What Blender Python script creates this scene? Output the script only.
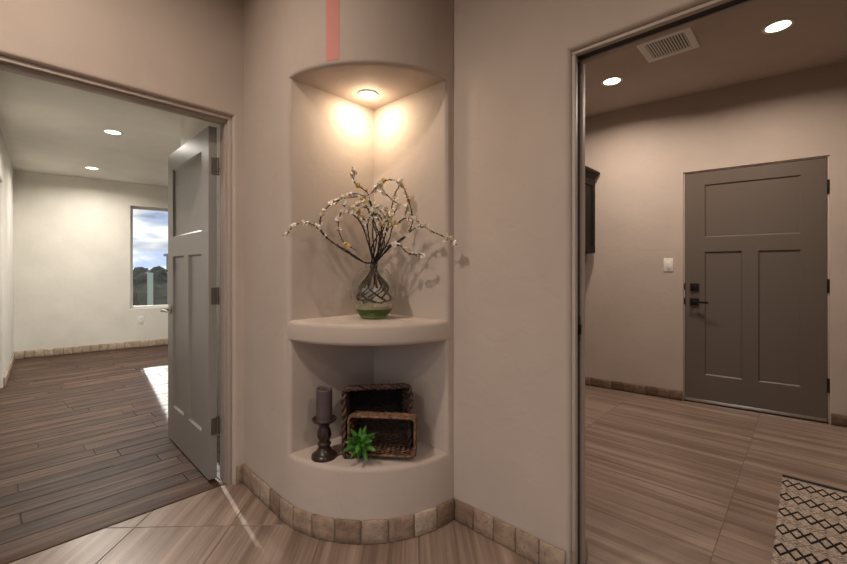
import bpy, bmesh, math, random
from mathutils import Vector, Matrix, noise

for o in list(bpy.data.objects):
    bpy.data.objects.remove(o, do_unlink=True)
scene = bpy.context.scene
COL = scene.collection
PI = math.pi

# ------------------------------------------------------------------ camera
CAM_H = 1.16
YAW = math.radians(43.1)
cam_d = bpy.data.cameras.new('camera')
cam = bpy.data.objects.new('camera', cam_d)
COL.objects.link(cam)
cam.location = (0, 0, CAM_H)
cam.rotation_euler = (PI / 2, 0, YAW - PI / 2)
cam_d.sensor_width = 36.0
cam_d.lens = 411.0 / 847.0 * 36.0
cam_d.shift_y = -11.0 / 847.0
cam_d.clip_start = 0.05
scene.camera = cam

# ------------------------------------------------------------------ view
vs = scene.view_settings
vs.view_transform = 'Standard'
vs.look = 'None'
vs.gamma = 1.0
vs.use_curve_mapping = False
vs.exposure = 0.0

# ------------------------------------------------------------------ sky
SKY_STRENGTH = 1.35
world = bpy.data.worlds.new('sky')
scene.world = world
world.use_nodes = True
wn, wl = world.node_tree.nodes, world.node_tree.links
wn.clear()
w_out = wn.new('ShaderNodeOutputWorld')
w_bg = wn.new('ShaderNodeBackground')
w_tc = wn.new('ShaderNodeTexCoord')
w_map = wn.new('ShaderNodeMapping')
w_map.inputs['Scale'].default_value = (1.0, 1.0, 3.2)
w_sep = wn.new('ShaderNodeSeparateXYZ')
w_ramp = wn.new('ShaderNodeValToRGB')
w_ramp.color_ramp.elements[0].position = 0.0
w_ramp.color_ramp.elements[0].color = (0.50, 0.60, 0.82, 1)
w_ramp.color_ramp.elements[1].position = 0.5
w_ramp.color_ramp.elements[1].color = (0.22, 0.36, 0.72, 1)
w_n = wn.new('ShaderNodeTexNoise')
w_n.inputs['Scale'].default_value = 8.5
w_n.inputs['Detail'].default_value = 7
w_n.inputs['Roughness'].default_value = 0.55
w_cr = wn.new('ShaderNodeValToRGB')
w_cr.color_ramp.elements[0].position = 0.40
w_cr.color_ramp.elements[1].position = 0.52
w_n2 = wn.new('ShaderNodeTexNoise')
w_n2.inputs['Scale'].default_value = 9.0
w_cc = wn.new('ShaderNodeValToRGB')
w_cc.color_ramp.elements[0].position = 0.35
w_cc.color_ramp.elements[0].color = (0.30, 0.34, 0.44, 1)
w_cc.color_ramp.elements[1].position = 0.55
w_cc.color_ramp.elements[1].color = (1.0, 0.98, 0.96, 1)
w_mix = wn.new('ShaderNodeMix')
w_mix.data_type = 'RGBA'
wl.new(w_tc.outputs['Generated'], w_map.inputs['Vector'])
wl.new(w_tc.outputs['Generated'], w_sep.inputs['Vector'])
wl.new(w_sep.outputs['Z'], w_ramp.inputs['Fac'])
wl.new(w_map.outputs['Vector'], w_n.inputs['Vector'])
wl.new(w_map.outputs['Vector'], w_n2.inputs['Vector'])
wl.new(w_n.outputs['Fac'], w_cr.inputs['Fac'])
wl.new(w_n2.outputs['Fac'], w_cc.inputs['Fac'])
wl.new(w_cr.outputs['Color'], w_mix.inputs['Factor'])
wl.new(w_ramp.outputs['Color'], w_mix.inputs['A'])
wl.new(w_cc.outputs['Color'], w_mix.inputs['B'])
wl.new(w_mix.outputs['Result'], w_bg.inputs['Color'])
w_bg.inputs['Strength'].default_value = SKY_STRENGTH
wl.new(w_bg.outputs['Background'], w_out.inputs['Surface'])

# ------------------------------------------------------------------ sun
sun_d = bpy.data.lights.new('sun', 'SUN')
sun_d.energy = 4.0
sun_d.angle = math.radians(0.6)
sun_d.color = (1.0, 0.95, 0.88)
sun = bpy.data.objects.new('sun', sun_d)
COL.objects.link(sun)
_el = math.radians(19.5)
sun_dir = Vector((-0.1435 * math.cos(_el), -0.9896 * math.cos(_el), -math.sin(_el)))
sun.rotation_euler = sun_dir.to_track_quat('-Z', 'Y').to_euler()
sun.location = (3, 14, 6)

# lamp powers
P_HALL, P_MUD, P_BED, P_NICHE = 22.5, 17.0, 37.0, 2.5
WARM = (1.0, 0.83, 0.69)

# ------------------------------------------------------------------ material helpers
def lin(r, g, b):
    def c(v):
        v /= 255.0
        return v / 12.92 if v <= 0.04045 else ((v + 0.055) / 1.055) ** 2.4
    return (c(r), c(g), c(b), 1.0)

def new_mat(name, color=(0.8, 0.8, 0.8, 1), rough=0.6, metal=0.0, spec=0.5):
    m = bpy.data.materials.new(name)
    m.use_nodes = True
    b = m.node_tree.nodes['Principled BSDF']
    b.inputs['Base Color'].default_value = color
    b.inputs['Roughness'].default_value = rough
    b.inputs['Metallic'].default_value = metal
    b.inputs['Specular IOR Level'].default_value = spec
    return m

def N(m, kind, **inputs):
    n = m.node_tree.nodes.new(kind)
    for k, v in inputs.items():
        n.inputs[k.replace('_', ' ')].default_value = v
    return n

def L(m, a, b):
    m.node_tree.links.new(a, b)

def bsdf(m):
    return m.node_tree.nodes['Principled BSDF']

def ramp(m, fac, stops):
    r = m.node_tree.nodes.new('ShaderNodeValToRGB')
    el = r.color_ramp.elements
    while len(el) < len(stops):
        el.new(0.5)
    for e, (p, c) in zip(el, stops):
        e.position = p
        e.color = c
    L(m, fac, r.inputs['Fac'])
    return r

def coords(m, scale=(1, 1, 1), rnd=False, use='Object'):
    tc = N(m, 'ShaderNodeTexCoord')
    mp = N(m, 'ShaderNodeMapping', Scale=scale)
    if rnd:
        oi = N(m, 'ShaderNodeObjectInfo')
        ml = N(m, 'ShaderNodeMath')
        ml.operation = 'MULTIPLY'
        ml.inputs[1].default_value = 37.0
        L(m, oi.outputs['Random'], ml.inputs[0])
        cb = N(m, 'ShaderNodeCombineXYZ')
        for i in range(3):
            L(m, ml.outputs[0], cb.inputs[i])
        L(m, cb.outputs[0], mp.inputs['Location'])
    L(m, tc.outputs[use], mp.inputs['Vector'])
    return mp.outputs['Vector']

def bump(m, height, strength=0.2, dist=0.01):
    b = N(m, 'ShaderNodeBump', Strength=strength, Distance=dist)
    L(m, height, b.inputs['Height'])
    L(m, b.outputs['Normal'], bsdf(m).inputs['Normal'])
    return b

def mixc(m, fac, a, b, mode='MIX'):
    n = m.node_tree.nodes.new('ShaderNodeMix')
    n.data_type = 'RGBA'
    n.blend_type = mode
    for s, v in ((n.inputs['Factor'], fac), (n.inputs['A'], a), (n.inputs['B'], b)):
        if hasattr(v, 'is_output'):
            L(m, v, s)
        else:
            s.default_value = v
    return n.outputs['Result']

# ------------------------------------------------------------------ materials
M = {}

def plaster(name, col, var=0.05):
    m = new_mat(name, col, 0.75, spec=0.3)
    v = coords(m)
    n1 = N(m, 'ShaderNodeTexNoise', Scale=3.0, Detail=3.0)
    n2 = N(m, 'ShaderNodeTexNoise', Scale=22.0, Detail=5.0, Roughness=0.6)
    n3 = N(m, 'ShaderNodeTexNoise', Scale=7.0, Detail=2.0, Distortion=1.2)
    for n in (n1, n2, n3):
        L(m, v, n.inputs['Vector'])
    d = tuple(c * (1 - var) for c in col[:3]) + (1,)
    e = tuple(min(1, c * (1 + var)) for c in col[:3]) + (1,)
    r = ramp(m, n1.outputs['Fac'], [(0.3, d), (0.7, e)])
    L(m, r.outputs['Color'], bsdf(m).inputs['Base Color'])
    mm = N(m, 'ShaderNodeMath')
    mm.operation = 'ADD'
    rr = ramp(m, n3.outputs['Fac'], [(0.46, (0, 0, 0, 1)), (0.54, (0.6, 0.6, 0.6, 1))])
    L(m, rr.outputs['Color'], mm.inputs[0])
    L(m, n2.outputs['Fac'], mm.inputs[1])
    bump(m, mm.outputs[0], 0.16, 0.004)
    return m

M['wall'] = plaster('taupe_plaster', (0.50, 0.425, 0.37, 1))
M['niche'] = M['wall']
M['bed_wall'] = plaster('daylit_plaster', (0.70, 0.675, 0.615, 1))  # lighter copy of the wall plaster, daylight put into its colour
M['ceiling'] = plaster('ceiling_plaster', (0.50, 0.43, 0.375, 1))
M['bed_ceiling'] = plaster('bed_ceiling_plaster', (0.74, 0.72, 0.66, 1))
M['jamb'] = new_mat('jamb_paint', (0.43, 0.37, 0.325, 1), 0.45)
M['door'] = new_mat('door_paint', (0.130, 0.103, 0.083, 1), 0.40)
M['bed_door'] = new_mat('grey_door_paint', (0.275, 0.265, 0.255, 1), 0.30)
for k in ('door', 'bed_door', 'jamb'):
    m = M[k]
    n = N(m, 'ShaderNodeTexNoise', Scale=60.0, Detail=3.0)
    L(m, coords(m, (1, 1, 0.15)), n.inputs['Vector'])
    bump(m, n.outputs['Fac'], 0.05, 0.002)
M['white_plastic'] = new_mat('white_plastic', (0.75, 0.72, 0.68, 1), 0.35)
M['white_trim'] = new_mat('white_trim', (0.72, 0.70, 0.66, 1), 0.4)
M['bronze'] = new_mat('dark_bronze', (0.035, 0.028, 0.024, 1), 0.38, 0.8)
M['nickel'] = new_mat('nickel', (0.52, 0.50, 0.47, 1), 0.28, 1.0)
M['bronze_nickel'] = new_mat('aged_nickel', (0.20, 0.18, 0.16, 1), 0.38, 0.9)
M['aluminium'] = new_mat('aluminium', (0.66, 0.64, 0.62, 1), 0.32, 1.0)
M['black'] = new_mat('black_rubber', (0.012, 0.011, 0.010, 1), 0.7)
M['track'] = new_mat('track_dark', (0.03, 0.028, 0.026, 1), 0.6)
M['stripe'] = new_mat('pink_red', (0.60, 0.24, 0.21, 1), 0.7)
M['grout'] = new_mat('grout', (0.17, 0.14, 0.12, 1), 0.9)
M['base_grout'] = new_mat('base_grout', (0.20, 0.16, 0.13, 1), 0.9)
M['subfloor'] = new_mat('plank_gap', (0.025, 0.02, 0.017, 1), 0.6)

def tile_mat():
    m = new_mat('vein_cut_tile', (0.4, 0.33, 0.28, 1), 0.30, spec=0.5)
    v = coords(m, (1, 1, 1), True)
    mp = N(m, 'ShaderNodeMapping', Scale=(20.0, 0.55, 1.0))
    L(m, v, mp.inputs['Vector'])
    n1 = N(m, 'ShaderNodeTexNoise', Scale=1.0, Detail=5.0, Roughness=0.6, Distortion=0.25)
    L(m, mp.outputs['Vector'], n1.inputs['Vector'])
    mp2 = N(m, 'ShaderNodeMapping', Scale=(75.0, 1.6, 1.0))
    L(m, v, mp2.inputs['Vector'])
    n2 = N(m, 'ShaderNodeTexNoise', Scale=1.0, Detail=4.0, Roughness=0.65)
    L(m, mp2.outputs['Vector'], n2.inputs['Vector'])
    c1 = ramp(m, n1.outputs['Fac'], [(0.30, (0.150, 0.103, 0.079, 1)), (0.48, (0.252, 0.184, 0.146, 1)),
                                     (0.66, (0.36, 0.278, 0.228, 1))])
    c2 = ramp(m, n2.outputs['Fac'], [(0.34, (0.72, 0.70, 0.68, 1)), (0.62, (1.1, 1.1, 1.1, 1))])
    c = mixc(m, 0.75, c1.outputs['Color'], c2.outputs['Color'], 'MULTIPLY')
    oi = N(m, 'ShaderNodeObjectInfo')
    c3 = ramp(m, oi.outputs['Random'], [(0.0, (0.92, 0.92, 0.92, 1)), (1.0, (1.06, 1.05, 1.04, 1))])
    c = mixc(m, 1.0, c, c3.outputs['Color'], 'MULTIPLY')
    L(m, c, bsdf(m).inputs['Base Color'])
    rr = ramp(m, n2.outputs['Fac'], [(0.3, (0.36, 0.36, 0.36, 1)), (0.7, (0.26, 0.26, 0.26, 1))])
    L(m, rr.outputs['Color'], bsdf(m).inputs['Roughness'])
    bump(m, n2.outputs['Fac'], 0.05, 0.002)
    return m
M['tile'] = tile_mat()

def wood_mat():
    m = new_mat('dark_wood_plank', (0.1, 0.07, 0.05, 1), 0.5, spec=0.26)
    v = coords(m, (1, 1, 1), True)
    mp = N(m, 'ShaderNodeMapping', Scale=(1.3, 22.0, 1.0))
    L(m, v, mp.inputs['Vector'])
    n1 = N(m, 'ShaderNodeTexNoise', Scale=1.2, Detail=6.0, Roughness=0.65, Distortion=0.7)
    L(m, mp.outputs['Vector'], n1.inputs['Vector'])
    n2 = N(m, 'ShaderNodeTexNoise', Scale=5.0, Detail=3.0)
    L(m, v, n2.inputs['Vector'])
    c1 = ramp(m, n1.outputs['Fac'], [(0.30, (0.024, 0.013, 0.009, 1)), (0.50, (0.078, 0.042, 0.027, 1)),
                                     (0.70, (0.145, 0.088, 0.062, 1))])
    c2 = ramp(m, n2.outputs['Fac'], [(0.3, (0.75, 0.72, 0.70, 1)), (0.7, (1.12, 1.12, 1.12, 1))])
    c = mixc(m, 0.8, c1.outputs['Color'], c2.outputs['Color'], 'MULTIPLY')
    oi = N(m, 'ShaderNodeObjectInfo')
    c3 = ramp(m, oi.outputs['Random'], [(0.0, (0.66, 0.64, 0.62, 1)), (1.0, (1.35, 1.30, 1.27, 1))])
    c = mixc(m, 1.0, c, c3.outputs['Color'], 'MULTIPLY')
    L(m, c, bsdf(m).inputs['Base Color'])
    rr = ramp(m, n1.outputs['Fac'], [(0.3, (0.58, 0.58, 0.58, 1)), (0.7, (0.42, 0.42, 0.42, 1))])
    L(m, rr.outputs['Color'], bsdf(m).inputs['Roughness'])
    bump(m, n1.outputs['Fac'], 0.18, 0.003)
    return m
M['wood'] = wood_mat()

def stone_mat(name, stops):
    m = new_mat(name, (0.4, 0.33, 0.26, 1), 0.75, spec=0.3)
    v = coords(m, (1, 1, 1), True)
    n1 = N(m, 'ShaderNodeTexNoise', Scale=24.0, Detail=5.0, Roughness=0.65)
    n2 = N(m, 'ShaderNodeTexVoronoi', Scale=70.0)
    n3 = N(m, 'ShaderNodeTexNoise', Scale=90.0, Detail=2.0)
    for n in (n1, n2, n3):
        L(m, v, n.inputs['Vector'])
    oi = N(m, 'ShaderNodeObjectInfo')
    base = ramp(m, oi.outputs['Random'], stops)
    c1 = ramp(m, n1.outputs['Fac'], [(0.3, (0.66, 0.63, 0.60, 1)), (0.68, (1.15, 1.14, 1.12, 1))])
    c = mixc(m, 1.0, base.outputs['Color'], c1.outputs['Color'], 'MULTIPLY')
    c4 = ramp(m, n3.outputs['Fac'], [(0.30, (0.62, 0.58, 0.54, 1)), (0.40, (1, 1, 1, 1))])
    c = mixc(m, 0.8, c, c4.outputs['Color'], 'MULTIPLY')
    L(m, c, bsdf(m).inputs['Base Color'])
    bump(m, n1.outputs['Fac'], 0.5, 0.006)
    return m
M['stone'] = stone_mat('tumbled_travertine', [(0.0, (0.235, 0.160, 0.112, 1)), (0.35, (0.40, 0.305, 0.23, 1)),
                                              (0.6, (0.29, 0.205, 0.148, 1)), (1.0, (0.47, 0.385, 0.305, 1))])
M['stone_brown'] = stone_mat('brown_travertine', [(0.0, (0.16, 0.105, 0.072, 1)), (1.0, (0.23, 0.16, 0.115, 1))])
M['stone_pale'] = stone_mat('pale_travertine', [(0.0, (0.42, 0.33, 0.25, 1)), (1.0, (0.52, 0.43, 0.34, 1))])

def espresso_mat():
    m = new_mat('espresso_wood', (0.02, 0.013, 0.01, 1), 0.6, spec=0.15)
    v = coords(m, (9, 9, 1.0))
    n = N(m, 'ShaderNodeTexNoise', Scale=4.0, Detail=5.0, Distortion=0.5)
    L(m, v, n.inputs['Vector'])
    r = ramp(m, n.outputs['Fac'], [(0.3, (0.006, 0.004, 0.003, 1)), (0.7, (0.020, 0.012, 0.009, 1))])
    L(m, r.outputs['Color'], bsdf(m).inputs['Base Color'])
    return m
M['espresso'] = espresso_mat()
M['holder'] = new_mat('dark_turned_wood', (0.022, 0.012, 0.009, 1), 0.28)
_n = N(M['holder'], 'ShaderNodeTexNoise', Scale=30.0, Detail=4.0)
_r = ramp(M['holder'], _n.outputs['Fac'], [(0.35, (0.012, 0.007, 0.006, 1)), (0.7, (0.055, 0.028, 0.018, 1))])
L(M['holder'], _r.outputs['Color'], bsdf(M['holder']).inputs['Base Color'])
M['candle'] = new_mat('mauve_wax', (0.075, 0.052, 0.055, 1), 0.55)
_n = N(M['candle'], 'ShaderNodeTexNoise', Scale=60.0, Detail=4.0)
_r = ramp(M['candle'], _n.outputs['Fac'], [(0.35, (0.055, 0.038, 0.040, 1)), (0.7, (0.13, 0.095, 0.098, 1))])
L(M['candle'], _r.outputs['Color'], bsdf(M['candle']).inputs['Base Color'])

def wicker(name, a, b):
    m = new_mat(name, a, 0.55, spec=0.3)
    n = N(m, 'ShaderNodeTexNoise', Scale=70.0, Detail=3.0)
    L(m, coords(m), n.inputs['Vector'])
    r = ramp(m, n.outputs['Fac'], [(0.35, a), (0.65, b)])
    L(m, r.outputs['Color'], bsdf(m).inputs['Base Color'])
    return m
M['wicker'] = wicker('dark_wicker', (0.030, 0.016, 0.012, 1), (0.135, 0.078, 0.060, 1))
M['wicker_black'] = wicker('black_wicker', (0.010, 0.007, 0.006, 1), (0.03, 0.02, 0.016, 1))
M['seagrass'] = wicker('brown_seagrass', (0.085, 0.042, 0.022, 1), (0.26, 0.145, 0.085, 1))
M['seagrass_dark'] = wicker('dark_seagrass', (0.022, 0.013, 0.009, 1), (0.07, 0.04, 0.027, 1))

def leaf_mat():
    m = new_mat('succulent_green', (0.06, 0.22, 0.025, 1), 0.45)
    oi = N(m, 'ShaderNodeObjectInfo')
    r = ramp(m, oi.outputs['Random'], [(0.0, (0.03, 0.12, 0.014, 1)), (1.0, (0.13, 0.36, 0.06, 1))])
    L(m, r.outputs['Color'], bsdf(m).inputs['Base Color'])
    return m
M['leaf'] = leaf_mat()
M['bark'] = wicker('black_bark', (0.009, 0.006, 0.005, 1), (0.035, 0.022, 0.017, 1))
M['petal'] = new_mat('white_petal', (0.88, 0.84, 0.79, 1), 0.6)
bsdf(M['petal']).inputs['Subsurface Weight'].default_value = 0.0
M['petal_yellow'] = new_mat('yellow_petal', (0.80, 0.63, 0.27, 1), 0.6)

def glass_mat(name, tint, gl_fac, ior=1.45, rough=0.0):
    """glass that lets light through: refraction mixed with clear transparency"""
    m = bpy.data.materials.new(name)
    m.use_nodes = True
    nt = m.node_tree
    nt.nodes.clear()
    out = nt.nodes.new('ShaderNodeOutputMaterial')
    g = nt.nodes.new('ShaderNodeBsdfGlass')
    g.inputs['Color'].default_value = tint
    g.inputs['IOR'].default_value = ior
    g.inputs['Roughness'].default_value = rough
    t = nt.nodes.new('ShaderNodeBsdfTransparent')
    t.inputs['Color'].default_value = tint
    mx = nt.nodes.new('ShaderNodeMixShader')
    mx.inputs[0].default_value = gl_fac
    nt.links.new(t.outputs[0], mx.inputs[1])
    nt.links.new(g.outputs[0], mx.inputs[2])
    nt.links.new(mx.outputs[0], out.inputs['Surface'])
    return m
M['vase_glass'] = glass_mat('pale_green_glass', (0.985, 0.992, 0.982, 1), 0.85)
M['vase_green'] = glass_mat('deep_green_glass', (0.66, 0.77, 0.58, 1), 0.85)

def pane_mat():
    m = bpy.data.materials.new('window_pane')
    m.use_nodes = True
    nt = m.node_tree
    nt.nodes.clear()
    out = nt.nodes.new('ShaderNodeOutputMaterial')
    t = nt.nodes.new('ShaderNodeBsdfTransparent')
    t.inputs['Color'].default_value = (0.95, 0.97, 0.97, 1)
    g = nt.nodes.new('ShaderNodeBsdfGlossy')
    g.inputs['Roughness'].default_value = 0.02
    fr = nt.nodes.new('ShaderNodeFresnel')
    mx = nt.nodes.new('ShaderNodeMixShader')
    nt.links.new(fr.outputs[0], mx.inputs[0])
    nt.links.new(t.outputs[0], mx.inputs[1])
    nt.links.new(g.outputs[0], mx.inputs[2])
    nt.links.new(mx.outputs[0], out.inputs['Surface'])
    return m
M['pane'] = pane_mat()

def emit_mat(name, col, s):
    m = bpy.data.materials.new(name)
    m.use_nodes = True
    nt = m.node_tree
    nt.nodes.clear()
    out = nt.nodes.new('ShaderNodeOutputMaterial')
    e = nt.nodes.new('ShaderNodeEmission')
    e.inputs['Color'].default_value = col
    e.inputs['Strength'].default_value = s
    nt.links.new(e.outputs[0], out.inputs['Surface'])
    return m
M['lens'] = emit_mat('lamp_lens', (1.0, 0.86, 0.70, 1), 9.0)

def rug_mat():
    """cream flat weave printed with rows of black diamonds; local x runs along the rows"""
    m = new_mat('diamond_weave', (0.6, 0.5, 0.4, 1), 0.95, spec=0.1)
    tc = N(m, 'ShaderNodeTexCoord')
    sp = N(m, 'ShaderNodeSeparateXYZ')
    L(m, tc.outputs['Object'], sp.inputs[0])

    def mth(op, a, b=None):
        n = N(m, 'ShaderNodeMath')
        n.operation = op
        for i, q in enumerate((a, b)):
            if q is None:
                continue
            if hasattr(q, 'is_output'):
                L(m, q, n.inputs[i])
            else:
                n.inputs[i].default_value = q
        return n.outputs[0]
    x = sp.outputs['X']
    y = sp.outputs['Y']
    PX, PY = 0.046, 0.180
    # zig-zag distance: triangle waves
    nz = N(m, 'ShaderNodeTexNoise', Scale=90.0, Detail=2.0)
    L(m, tc.outputs['Object'], nz.inputs['Vector'])
    wob = mth('MULTIPLY', mth('SUBTRACT', nz.outputs['Fac'], 0.5), 0.05)
    tri = mth('PINGPONG', mth('DIVIDE', x, PX), 0.5)                  # 0..0.5
    yy = mth('ADD', mth('FRACT', mth('DIVIDE', y, PY)), wob)
    up = mth('ADD', 0.50, mth('MULTIPLY', tri, 0.50))
    dn = mth('SUBTRACT', 0.50, mth('MULTIPLY', tri, 0.50))
    d1 = mth('ABSOLUTE', mth('SUBTRACT', yy, up))
    d2 = mth('ABSOLUTE', mth('SUBTRACT', yy, dn))
    lines = mth('LESS_THAN', mth('MINIMUM', d1, d2), 0.064)
    z3 = mth('ABSOLUTE', mth('SUBTRACT', yy, mth('SUBTRACT', 0.98, mth('MULTIPLY', tri, 0.24))))
    z4 = mth('ABSOLUTE', mth('SUBTRACT', yy, mth('ADD', 0.02, mth('MULTIPLY', tri, 0.24))))
    thin = mth('MULTIPLY', mth('LESS_THAN', mth('MINIMUM', z3, z4), 0.026), 0.45)
    # small dots between the rows
    fx = mth('SUBTRACT', mth('FRACT', mth('ADD', mth('DIVIDE', x, PX), 0.0)), 0.5)
    fy = mth('SUBTRACT', mth('FRACT', mth('ADD', mth('DIVIDE', y, PY), 0.5)), 0.5)
    dd = mth('ADD', mth('ABSOLUTE', fx), mth('MULTIPLY', mth('ABSOLUTE', fy), 3.0))
    dots = mth('LESS_THAN', mth('ABSOLUTE', mth('SUBTRACT', dd, 0.12)), 0.07)
    fac = mth('MAXIMUM', mth('MAXIMUM', lines, thin), mth('MULTIPLY', dots, 0.6))
    n1 = N(m, 'ShaderNodeTexNoise', Scale=160.0, Detail=3.0)
    L(m, tc.outputs['Object'], n1.inputs['Vector'])
    cream = ramp(m, n1.outputs['Fac'], [(0.35, (0.24, 0.19, 0.155, 1)), (0.6, (0.50, 0.42, 0.355, 1))])
    c = mixc(m, fac, cream.outputs['Color'], (0.018, 0.014, 0.013, 1))
    L(m, c, bsdf(m).inputs['Base Color'])
    bump(m, n1.outputs['Fac'], 0.6, 0.004)
    return m
M['rug'] = rug_mat()
M['grass'] = new_mat('dry_ground', (0.10, 0.085, 0.055, 1), 0.95)
M['shrub'] = new_mat('shrub_leaf', (0.02, 0.026, 0.018, 1), 0.8)
M['shrub2'] = new_mat('olive_leaf', (0.055, 0.06, 0.03, 1), 0.8)
M['pale_post'] = new_mat('pale_green_paint', (0.42, 0.52, 0.42, 1), 0.6)
M['stucco'] = new_mat('far_stucco', (0.36, 0.31, 0.27, 1), 0.9)

# ------------------------------------------------------------------ mesh helpers
def link(o, parent=None):
    COL.objects.link(o)
    if parent is not None:
        o.parent = parent
    return o

def bm_obj(name, bm, mat, parent=None, smooth=False, angle=None):
    bmesh.ops.recalc_face_normals(bm, faces=bm.faces[:])
    me = bpy.data.meshes.new(name)
    bm.to_mesh(me)
    bm.free()
    me.materials.append(mat)
    if smooth or angle:
        for p in me.polygons:
            p.use_smooth = True
        if angle:
            me.set_sharp_from_angle(angle=math.radians(angle))
    return link(bpy.data.objects.new(name, me), parent)

def tag(o, label, cat, group=None):
    o['label'] = label
    o['category'] = cat
    if group:
        o['group'] = group
    return o

def struct(o, label=None):
    o['kind'] = 'structure'
    if label:
        o['label'] = label
    return o

def thing(name, label, cat, loc=(0, 0, 0), rotz=0.0, group=None):
    o = bpy.data.objects.new(name, None)
    o.empty_display_size = 0.05
    COL.objects.link(o)
    o.location = loc
    o.rotation_euler = (0, 0, rotz)
    return tag(o, label, cat, group)

def add_box(bm, lo, hi, bev=0.0, seg=2, mtx=None):
    vs_ = [bm.verts.new((x, y, z)) for x in (lo[0], hi[0]) for y in (lo[1], hi[1]) for z in (lo[2], hi[2])]
    idx = [(0, 1, 3, 2), (4, 6, 7, 5), (0, 4, 5, 1), (2, 3, 7, 6), (0, 2, 6, 4), (1, 5, 7, 3)]
    fs = [bm.faces.new([vs_[i] for i in q]) for q in idx]
    if mtx is not None:
        for v in vs_:
            v.co = mtx @ v.co
    if bev > 0:
        es = list({e for f_ in fs for e in f_.edges})
        bmesh.ops.bevel(bm, geom=es, offset=bev, segments=seg, profile=0.5, affect='EDGES', clamp_overlap=True)

def box(name, lo, hi, mat, parent=None, bev=0.0, seg=2):
    bm = bmesh.new()
    add_box(bm, lo, hi, bev, seg)
    return bm_obj(name, bm, mat, parent, angle=40 if bev else None)

def add_tube(bm, pts, r, seg=8, cap=True, closed=False):
    pts = [Vector(p) for p in pts]
    n = len(pts)
    rs = r if isinstance(r, (list, tuple)) else [r] * n
    up = None
    rings = []
    for i, p in enumerate(pts):
        if closed:
            t = pts[(i + 1) % n] - pts[i - 1]
        else:
            t = pts[min(i + 1, n - 1)] - pts[max(i - 1, 0)]
        if t.length < 1e-9:
            t = Vector((0, 0, 1))
        t.normalize()
        if up is None:
            a = Vector((0, 0, 1)) if abs(t.z) < 0.9 else Vector((1, 0, 0))
            up = (a - t * a.dot(t)).normalized()
        else:
            up = up - t * up.dot(t)
            if up.length < 1e-6:
                up = t.orthogonal()
            up.normalize()
        b = t.cross(up)
        rings.append([bm.verts.new(p + (up * math.cos(2 * PI * k / seg) + b * math.sin(2 * PI * k / seg)) * rs[i])
                      for k in range(seg)])
    m_ = n if closed else n - 1
    for i in range(m_):
        a, b = rings[i], rings[(i + 1) % n]
        for k in range(seg):
            bm.faces.new((a[k], a[(k + 1) % seg], b[(k + 1) % seg], b[k]))
    if cap and not closed:
        bm.faces.new(rings[0][::-1])
        bm.faces.new(rings[-1])

def add_lathe(bm, prof, seg=32, center=(0, 0, 0), cap=True):
    rings = []
    for r, z in prof:
        rings.append([bm.verts.new((center[0] + r * math.cos(2 * PI * k / seg), center[1] + r * math.sin(2 * PI * k / seg),
                                    center[2] + z)) for k in range(seg)])
    for a, b in zip(rings[:-1], rings[1:]):
        for k in range(seg):
            bm.faces.new((a[k], a[(k + 1) % seg], b[(k + 1) % seg], b[k]))
    if cap:
        bm.faces.new(rings[0][::-1])
        bm.faces.new(rings[-1])

def add_prism(bm, poly, z0, z1):
    a = [bm.verts.new((x, y, z0)) for x, y in poly]
    b = [bm.verts.new((x, y, z1)) for x, y in poly]
    n = len(poly)
    bm.faces.new(a[::-1])
    bm.faces.new(b)
    for i in range(n):
        bm.faces.new((a[i], a[(i + 1) % n], b[(i + 1) % n], b[i]))

def spline(pts, n=10):
    """Catmull-Rom through the points"""
    pts = [Vector(p) for p in pts]
    P = [2 * pts[0] - pts[1]] + pts + [2 * pts[-1] - pts[-2]]
    out = []
    for i in range(1, len(P) - 2):
        for k in range(n):
            t = k / n
            a, b, c, d = P[i - 1], P[i], P[i + 1], P[i + 2]
            out.append(0.5 * ((2 * b) + (c - a) * t + (2 * a - 5 * b + 4 * c - d) * t * t + (-a + 3 * b - 3 * c + d) * t ** 3))
    out.append(pts[-1])
    return out

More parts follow.
